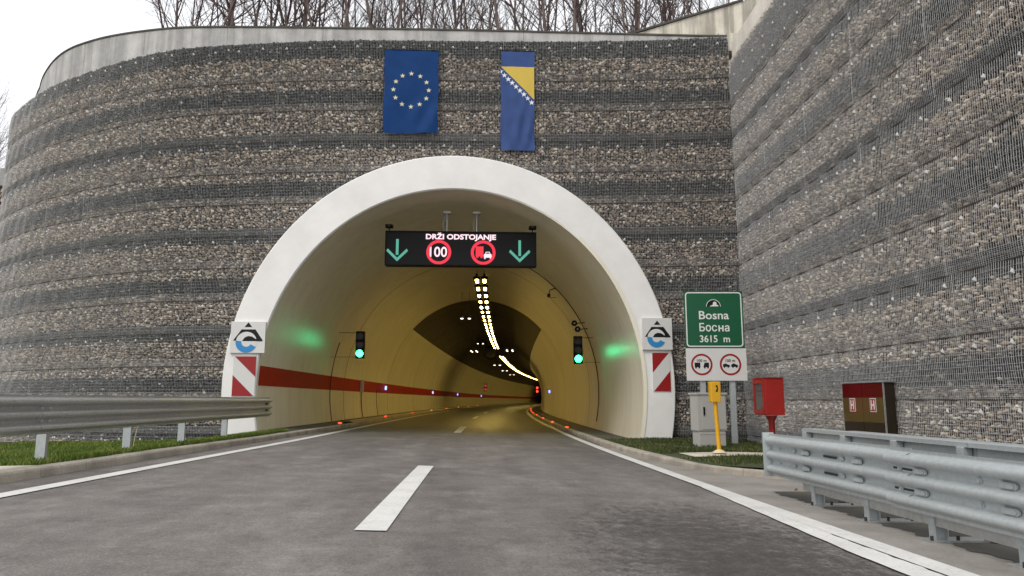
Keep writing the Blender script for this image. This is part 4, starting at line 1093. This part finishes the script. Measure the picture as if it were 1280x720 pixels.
gb = thing('guardrail', 'rear barrier of flat steel channels on stout posts behind the bright guardrail', 'guardrail')
xb = 4.86
for y0, y1 in ((-1, 3.1), (3.11, 6.9), (6.91, 10.5)):
    b = MB(); b.box(xb, xb + .015, y0, y1, .36, .56); b.box(xb - .09, xb + .12, y0, y1, .561, .575); b.box(xb - .09, xb - .08, y0, y1, .53, .5605); b.box(xb, xb + .012, y0 + .001, y1 - .001, .08, .28); b.build('rail', M['galv_new'], gb)
for yy in (1.5, 2.6, 3.7, 4.75, 5.85, 7.0, 8.15, 9.3, 10.4):
    zgnd = zroad(4.9, yy) + .01
    b = MB(); b.box(xb - .11, xb - .012, yy - .05, yy + .05, zgnd, .53, bev=.006); b.build('post', M['galv_new'], gb)
    b = MB(); b.box(xb + .02, xb + .30, yy - .02, yy + .02, .38, .5); b.build('bracket', M['galv'], gb)
b = MB(); b.box(xb + .34, xb + .355, -1, 9.9, .34, .55); b.box(xb + .30, xb + .40, -1, 9.9, .551, .563); b.build('rear_channel', M['galv_new'], gb)

# ------------------------------------------------------------------ verges, grass, slabs
def zl(x, y):
    k = min(1, max(0, (-x - 5.35) / 2.6)); k = k * k * (3 - 2 * k)
    return (zroad(-5.3, y) + .115) * (1 - k) + (-.16 + (x + 7) * .033) * k
def zr(x, y): return zroad(x, min(y, 24)) + .11 + .07 * min(1, max(0, (x - 3.7) / 1.5))
def sheet(fun, xs, ys_, name, mat, clip=None):
    b = MB(); nx = len(xs)
    b.add([(x, y, fun(x, y)) for y in ys_ for x in xs], [(j * nx + i, j * nx + i + 1, (j + 1) * nx + i + 1, (j + 1) * nx + i) for j in range(len(ys_) - 1) for i in range(nx - 1) if not clip or clip((xs[i] + xs[i + 1]) / 2, (ys_[j] + ys_[j + 1]) / 2)], 0, True)
    return tag(b.build(name, mat), kind='structure')
sheet(zl, list(np.r_[np.linspace(-5.29, -8, 12), np.linspace(-9, -30, 10)][::-1]), list(np.linspace(9.0, 34, 40)), 'left_verge', M['turf'], lambda x, y: not (y > 21.6 and x > -6.4))
def kx(y): return kerbR(y) + .07 + shift(y)
b = MB(); b.strip(lambda y: [(kx(y) + (8.3 - kx(y)) * t, y, zr(kx(y) + (8.3 - kx(y)) * t, y)) for t in (0, .1, .25, .4, .6, .8, 1)], stations(9.9, 21.7, .4), smooth=True)
tag(b.build('right_verge', M['turf']), kind='structure')
b = MB(); b.strip(lambda y: [(-5.3, y, zroad(-5.3, y) + .118), (-6.4, y, zroad(-5.3, y) + .10), (-14, y, -.1)][::-1], stations(-4, 9.25, .8)); tag(b.build('concrete_apron', M['slab']), kind='structure')
# pale concrete strip from the kerb by the yellow post towards the wall
b = MB(); b.strip(lambda x: [(x, 13.95 + (x - 4.3) * .08, zr(x, 14) + .014), (x, 15.1 + (x - 4.3) * .05, zr(x, 15) + .014)][::-1], [4.22 + .2 * k for k in range(19)])
tag(b.build('footpath', M['slab']), kind='structure')
def blades(fun, X, Y, hmin, hmax, name, label, mat='grass'):
    n = X.size; Z = np.array([fun(x, y) for x, y in zip(X, Y)])
    h_ = rng.uniform(hmin, hmax, n); a = rng.uniform(0, 6.283, n); wd = rng.uniform(.004, .009, n); le = rng.uniform(.1, .8, n) * h_; la = rng.uniform(0, 6.283, n)
    dx, dy = np.cos(a) * wd, np.sin(a) * wd; lx, ly = np.cos(la) * le, np.sin(la) * le
    V = np.stack([np.stack([X - dx, Y - dy, Z - .01], 1), np.stack([X + dx, Y + dy, Z - .01], 1), np.stack([X + lx * .4 + dx * .7, Y + ly * .4 + dy * .7, Z + h_ * .6], 1), np.stack([X + lx * .4 - dx * .7, Y + ly * .4 - dy * .7, Z + h_ * .6], 1), np.stack([X + lx, Y + ly, Z + h_], 1)], 1).reshape(-1, 3)
    q = np.array([(0, 1, 2), (0, 2, 3), (3, 2, 4)]); Fc = (q[None] + (np.arange(n) * 5)[:, None, None]).reshape(-1, 3)
    patch = .5 + .22 * np.sin(X * 2.1 + 1.3 * np.sin(Y * 1.7)) + .15 * np.sin(Y * 3.3 + X)
    tone = np.clip(patch * .6 + rng.normal(.2, .22, n), 0, 1)
    o = link(name, np_mesh(name, V, Fc, M[mat], None, False, {'tone': np.repeat(tone, 3)})); return tag(o, label, 'grass', None, 'stuff')
n = 95000; X = -5.33 - rng.random(n) ** 1.5 * 10; Y = rng.uniform(9.25, 27, n)
plan_y = lambda x: np.interp(-x, -front.c[:, 0], front.c[:, 1])
k = (Y < np.interp(-X, -front.c[:400000, 0], front.c[:, 1]) - .03) & ~((X > -7.4) & (Y > 21.3)) & (Y > 9.25 - (X + 5.3) * .02)
blades(zl, X[k], Y[k], .03, .085, 'grass', 'short bright green grass between the left kerb and the curved wall')
n = 42000; X = rng.uniform(3.6, 7.95, n); Y = rng.uniform(9.9, 21.6, n)
kxv = np.array([kx(y) for y in Y]); path = (Y > 13.95 + (X - 4.3) * .08) & (Y < 15.1 + (X - 4.3) * .05)
k = (X > kxv + .15) & ~path & ~((X < 4.9) & (Y > 21.2)); bare = np.sin(X * 3.1 + Y) + np.sin(Y * 2.3) > 1.0; k &= ~(bare & (rng.random(n) < .93))
blades(zr, X[k], Y[k], .02, .075, 'grass', 'sparse muddy grass around the cabinet between the right kerb and wall', 'grass_dull')
# pale dead weed stalk by the left rail
b = MB(); b.tube([(-7.35, 16.2, zl(-7.35, 16.2)), (-7.3, 16.2, .25), (-7.24, 16.2, .6), (-7.26, 16.2, .78)], .008, 5); tag(b.build('dry_stalk', M['cream']), 'single pale dry stalk rising behind the left guardrail', 'plant')

# ------------------------------------------------------------------ hill and bare trees
def zh(x, y):
    yw = float(np.interp(-x, -front.c[:, 0], front.c[:, 1])) if -20 < x < 8 else (32 if x < -20 else 24)
    d = max(0, y - yw - .6); return 12.2 + .28 * d + .25 * math.sin(x * .35) * min(1, d / 4)
xs = list(np.linspace(-20.2, 34, 50)); b = MB(); rows = []
vs = []; nx = len(xs)
for j in range(24):
    for x in xs:
        yw = float(np.interp(-x, -front.c[:, 0], front.c[:, 1])) if x < 8.0 else 24.6
        if x < -19.5: yw = 36
        y = yw + .5 + (j / 23) ** 1.6 * 70; vs.append((x, y, zh(x, y)))
b.add(vs, [(j * nx + i, j * nx + i + 1, (j + 1) * nx + i + 1, (j + 1) * nx + i) for j in range(23) for i in range(nx - 1)], 0, True)
tag(b.build('hillside', M['earth']), kind='structure')
b = MB(); b.add([(-19.9, 34, -1), (-19.9, 130, -1), (-19.9, 130, 33), (-19.9, 34, 12.4)], [(0, 1, 2, 3)]);
b.add([(-90, 39, 11.7), (-20, 39, 11.7), (-20, 130, 30), (-90, 130, 30)], [(0, 1, 2, 3)]); tag(b.build('left_hillside', M['earth']), kind='structure')

def tree_meshes(seed, H=13, lean=0.0, fork=.35):
    r = random.Random(seed); trunk = MB(); tw = MB()
    def branch(p, d, L, rad, lvl):
        n = 5 if lvl == 0 else (4 if lvl == 1 else 3); pts = [p]; q = p.copy(); dd = d.copy()
        for i in range(n):
            dd = (dd + Vector((r.uniform(-1, 1), r.uniform(-1, 1), r.uniform(-.2, .5))) * (.06 if lvl == 0 else .16)).normalized(); q = q + dd * L / n; pts.append(q.copy())
        rs = [rad * (1 - .75 * i / n) for i in range(n + 1)]
        (trunk if lvl == 0 else tw).tube(pts, rs, 7 if lvl == 0 else (4 if lvl == 1 else 3), cap=False)
        if lvl >= 3: return
        cnt = (14, 7, 5)[lvl]
        for c in range(cnt):
            t = r.uniform(.25 if lvl == 0 else .15, .98); i = min(n - 1, int(t * n)); bp = pts[i].lerp(pts[i + 1], t * n - i)
            ax = (pts[i + 1] - pts[i]).normalized(); side = Vector((r.uniform(-1, 1), r.uniform(-1, 1), r.uniform(-.3, .3))); side = (side - ax * side.dot(ax)).normalized()
            nd = (ax * r.uniform(.75, 1.3) + side * r.uniform(.5, .9)).normalized()
            branch(bp, nd, L * r.uniform(.3, .5) * (1.15 - .5 * t), rs[i] * r.uniform(.35, .6), lvl + 1)
    nst = 1 if r.random() > fork else r.choice((2, 3))
    for s in range(nst):
        d = Vector((r.uniform(-.12, .12) + lean + (s - (nst - 1) / 2) * .28, r.uniform(-.1, .1), 1)).normalized(); branch(Vector((s * .15, 0, -.3)), d, H * r.uniform(.85, 1.05), .105 * r.uniform(.75, 1.25), 0)
    return trunk.mesh('trunk', M['bark']), tw.mesh('branches', M['twig']), nst
variants = [tree_meshes(100 + i, 12 + (i % 3), (i % 5 - 2) * .05) for i in range(7)]
def tree(x, y, s, v, label, group=None, rz=None):
    o = thing('bare_tree', label, 'tree', (x, y, zh(x, y)), random.uniform(0, 6.28) if rz is None else rz, group); o.scale = (s, s, s * random.uniform(.95, 1.15))
    link('trunk', variants[v][0], o); link('branches', variants[v][1], o); return o
G = 'bare trees on the hill above the portal'
names = ['leftmost slender bare tree on the hill, alone against the white sky', ]
k = 0
for i in range(66):
    t = i / 65; X = -11.2 + 20.2 * t + random.uniform(-.25, .25); d = random.choice((0, 0, 1, 1, 2)) if X < -4 else random.choice((0, 1, 1, 2, 2, 3))
    Y = 27.5 + d * 5.5 + random.uniform(-1.2, 2.0); x = X * Y / 26.0
    px = 594 + 900 * X / 26.0
    sec = next(nm for lim, nm in ((300, 'at the open left end'), (390, 'over the bend of the parapet'), (480, 'left of the starred flag'), (548, 'above the starred flag'), (625, 'between the two flags'), (672, 'above the narrow flag'), (740, 'right of the narrow flag'), (800, 'left of the sloping wing wall'), (2000, 'behind the sloping wing wall')) if px < lim)
    lab = '%s bare tree %s the hilltop %s' % (('single stemmed', 'two stemmed', 'three stemmed')[variants[i % 7][2] - 1], ('at the front of', 'one row back on', 'deeper on', 'far back on')[d], sec)
    if i == 0: lab = 'leftmost thin bare tree on the hilltop, standing apart against the sky'
    tree(x, Y, random.uniform(.6, .95) if i > 3 else .55, i % 7, lab, G if i else None)
for i, (x, y, s) in enumerate(((-28.2, 42, .45), (-29.6, 44, .52), (-31.5, 47, .66), (-30.6, 45.5, .5), (-33.4, 48, .6), (-27.6, 41.5, .3), (-34.8, 52, .6))):
    o = tree(x, y, s, (i * 3) % 7, '%s bare tree low at the left edge beyond the end of the curved wall' % ('short', 'middling', 'tall', 'slight', 'tallest', 'smallest', 'farthest tall')[i], 'bare trees at the left edge'); o.location.z = 12.0 + .2 * (y - 42)

# debris lying in the dirt under the barriers
n = 420; X = rng.uniform(4.15, 6.6, n); Y = rng.uniform(2.5, 9.6, n); sz = rng.uniform(.01, .04, n); Z = np.array([zroad(x, y) + .03 for x, y in zip(X, Y)])
V = (ICO_V[None] * (1 + rng.uniform(-.3, .3, (n, 12, 1))) * sz[:, None, None] * np.array([1.4, 1, .6]) + np.stack([X, Y, Z], 1)[:, None]).reshape(-1, 3)
Fc = (ICO_F[None] + (np.arange(n) * 12)[:, None, None]).reshape(-1, 3)
tag(link('rubble', np_mesh('rubble', V, Fc, [M['beige'], M['dark']], np.repeat((rng.random(n) < .7).astype(int), 20), False, {'tone': np.repeat(rng.random(n) * .6, 20)})), 'scattered stone crumbs in the dark dirt beneath the right barriers', 'rubble', None, 'stuff')
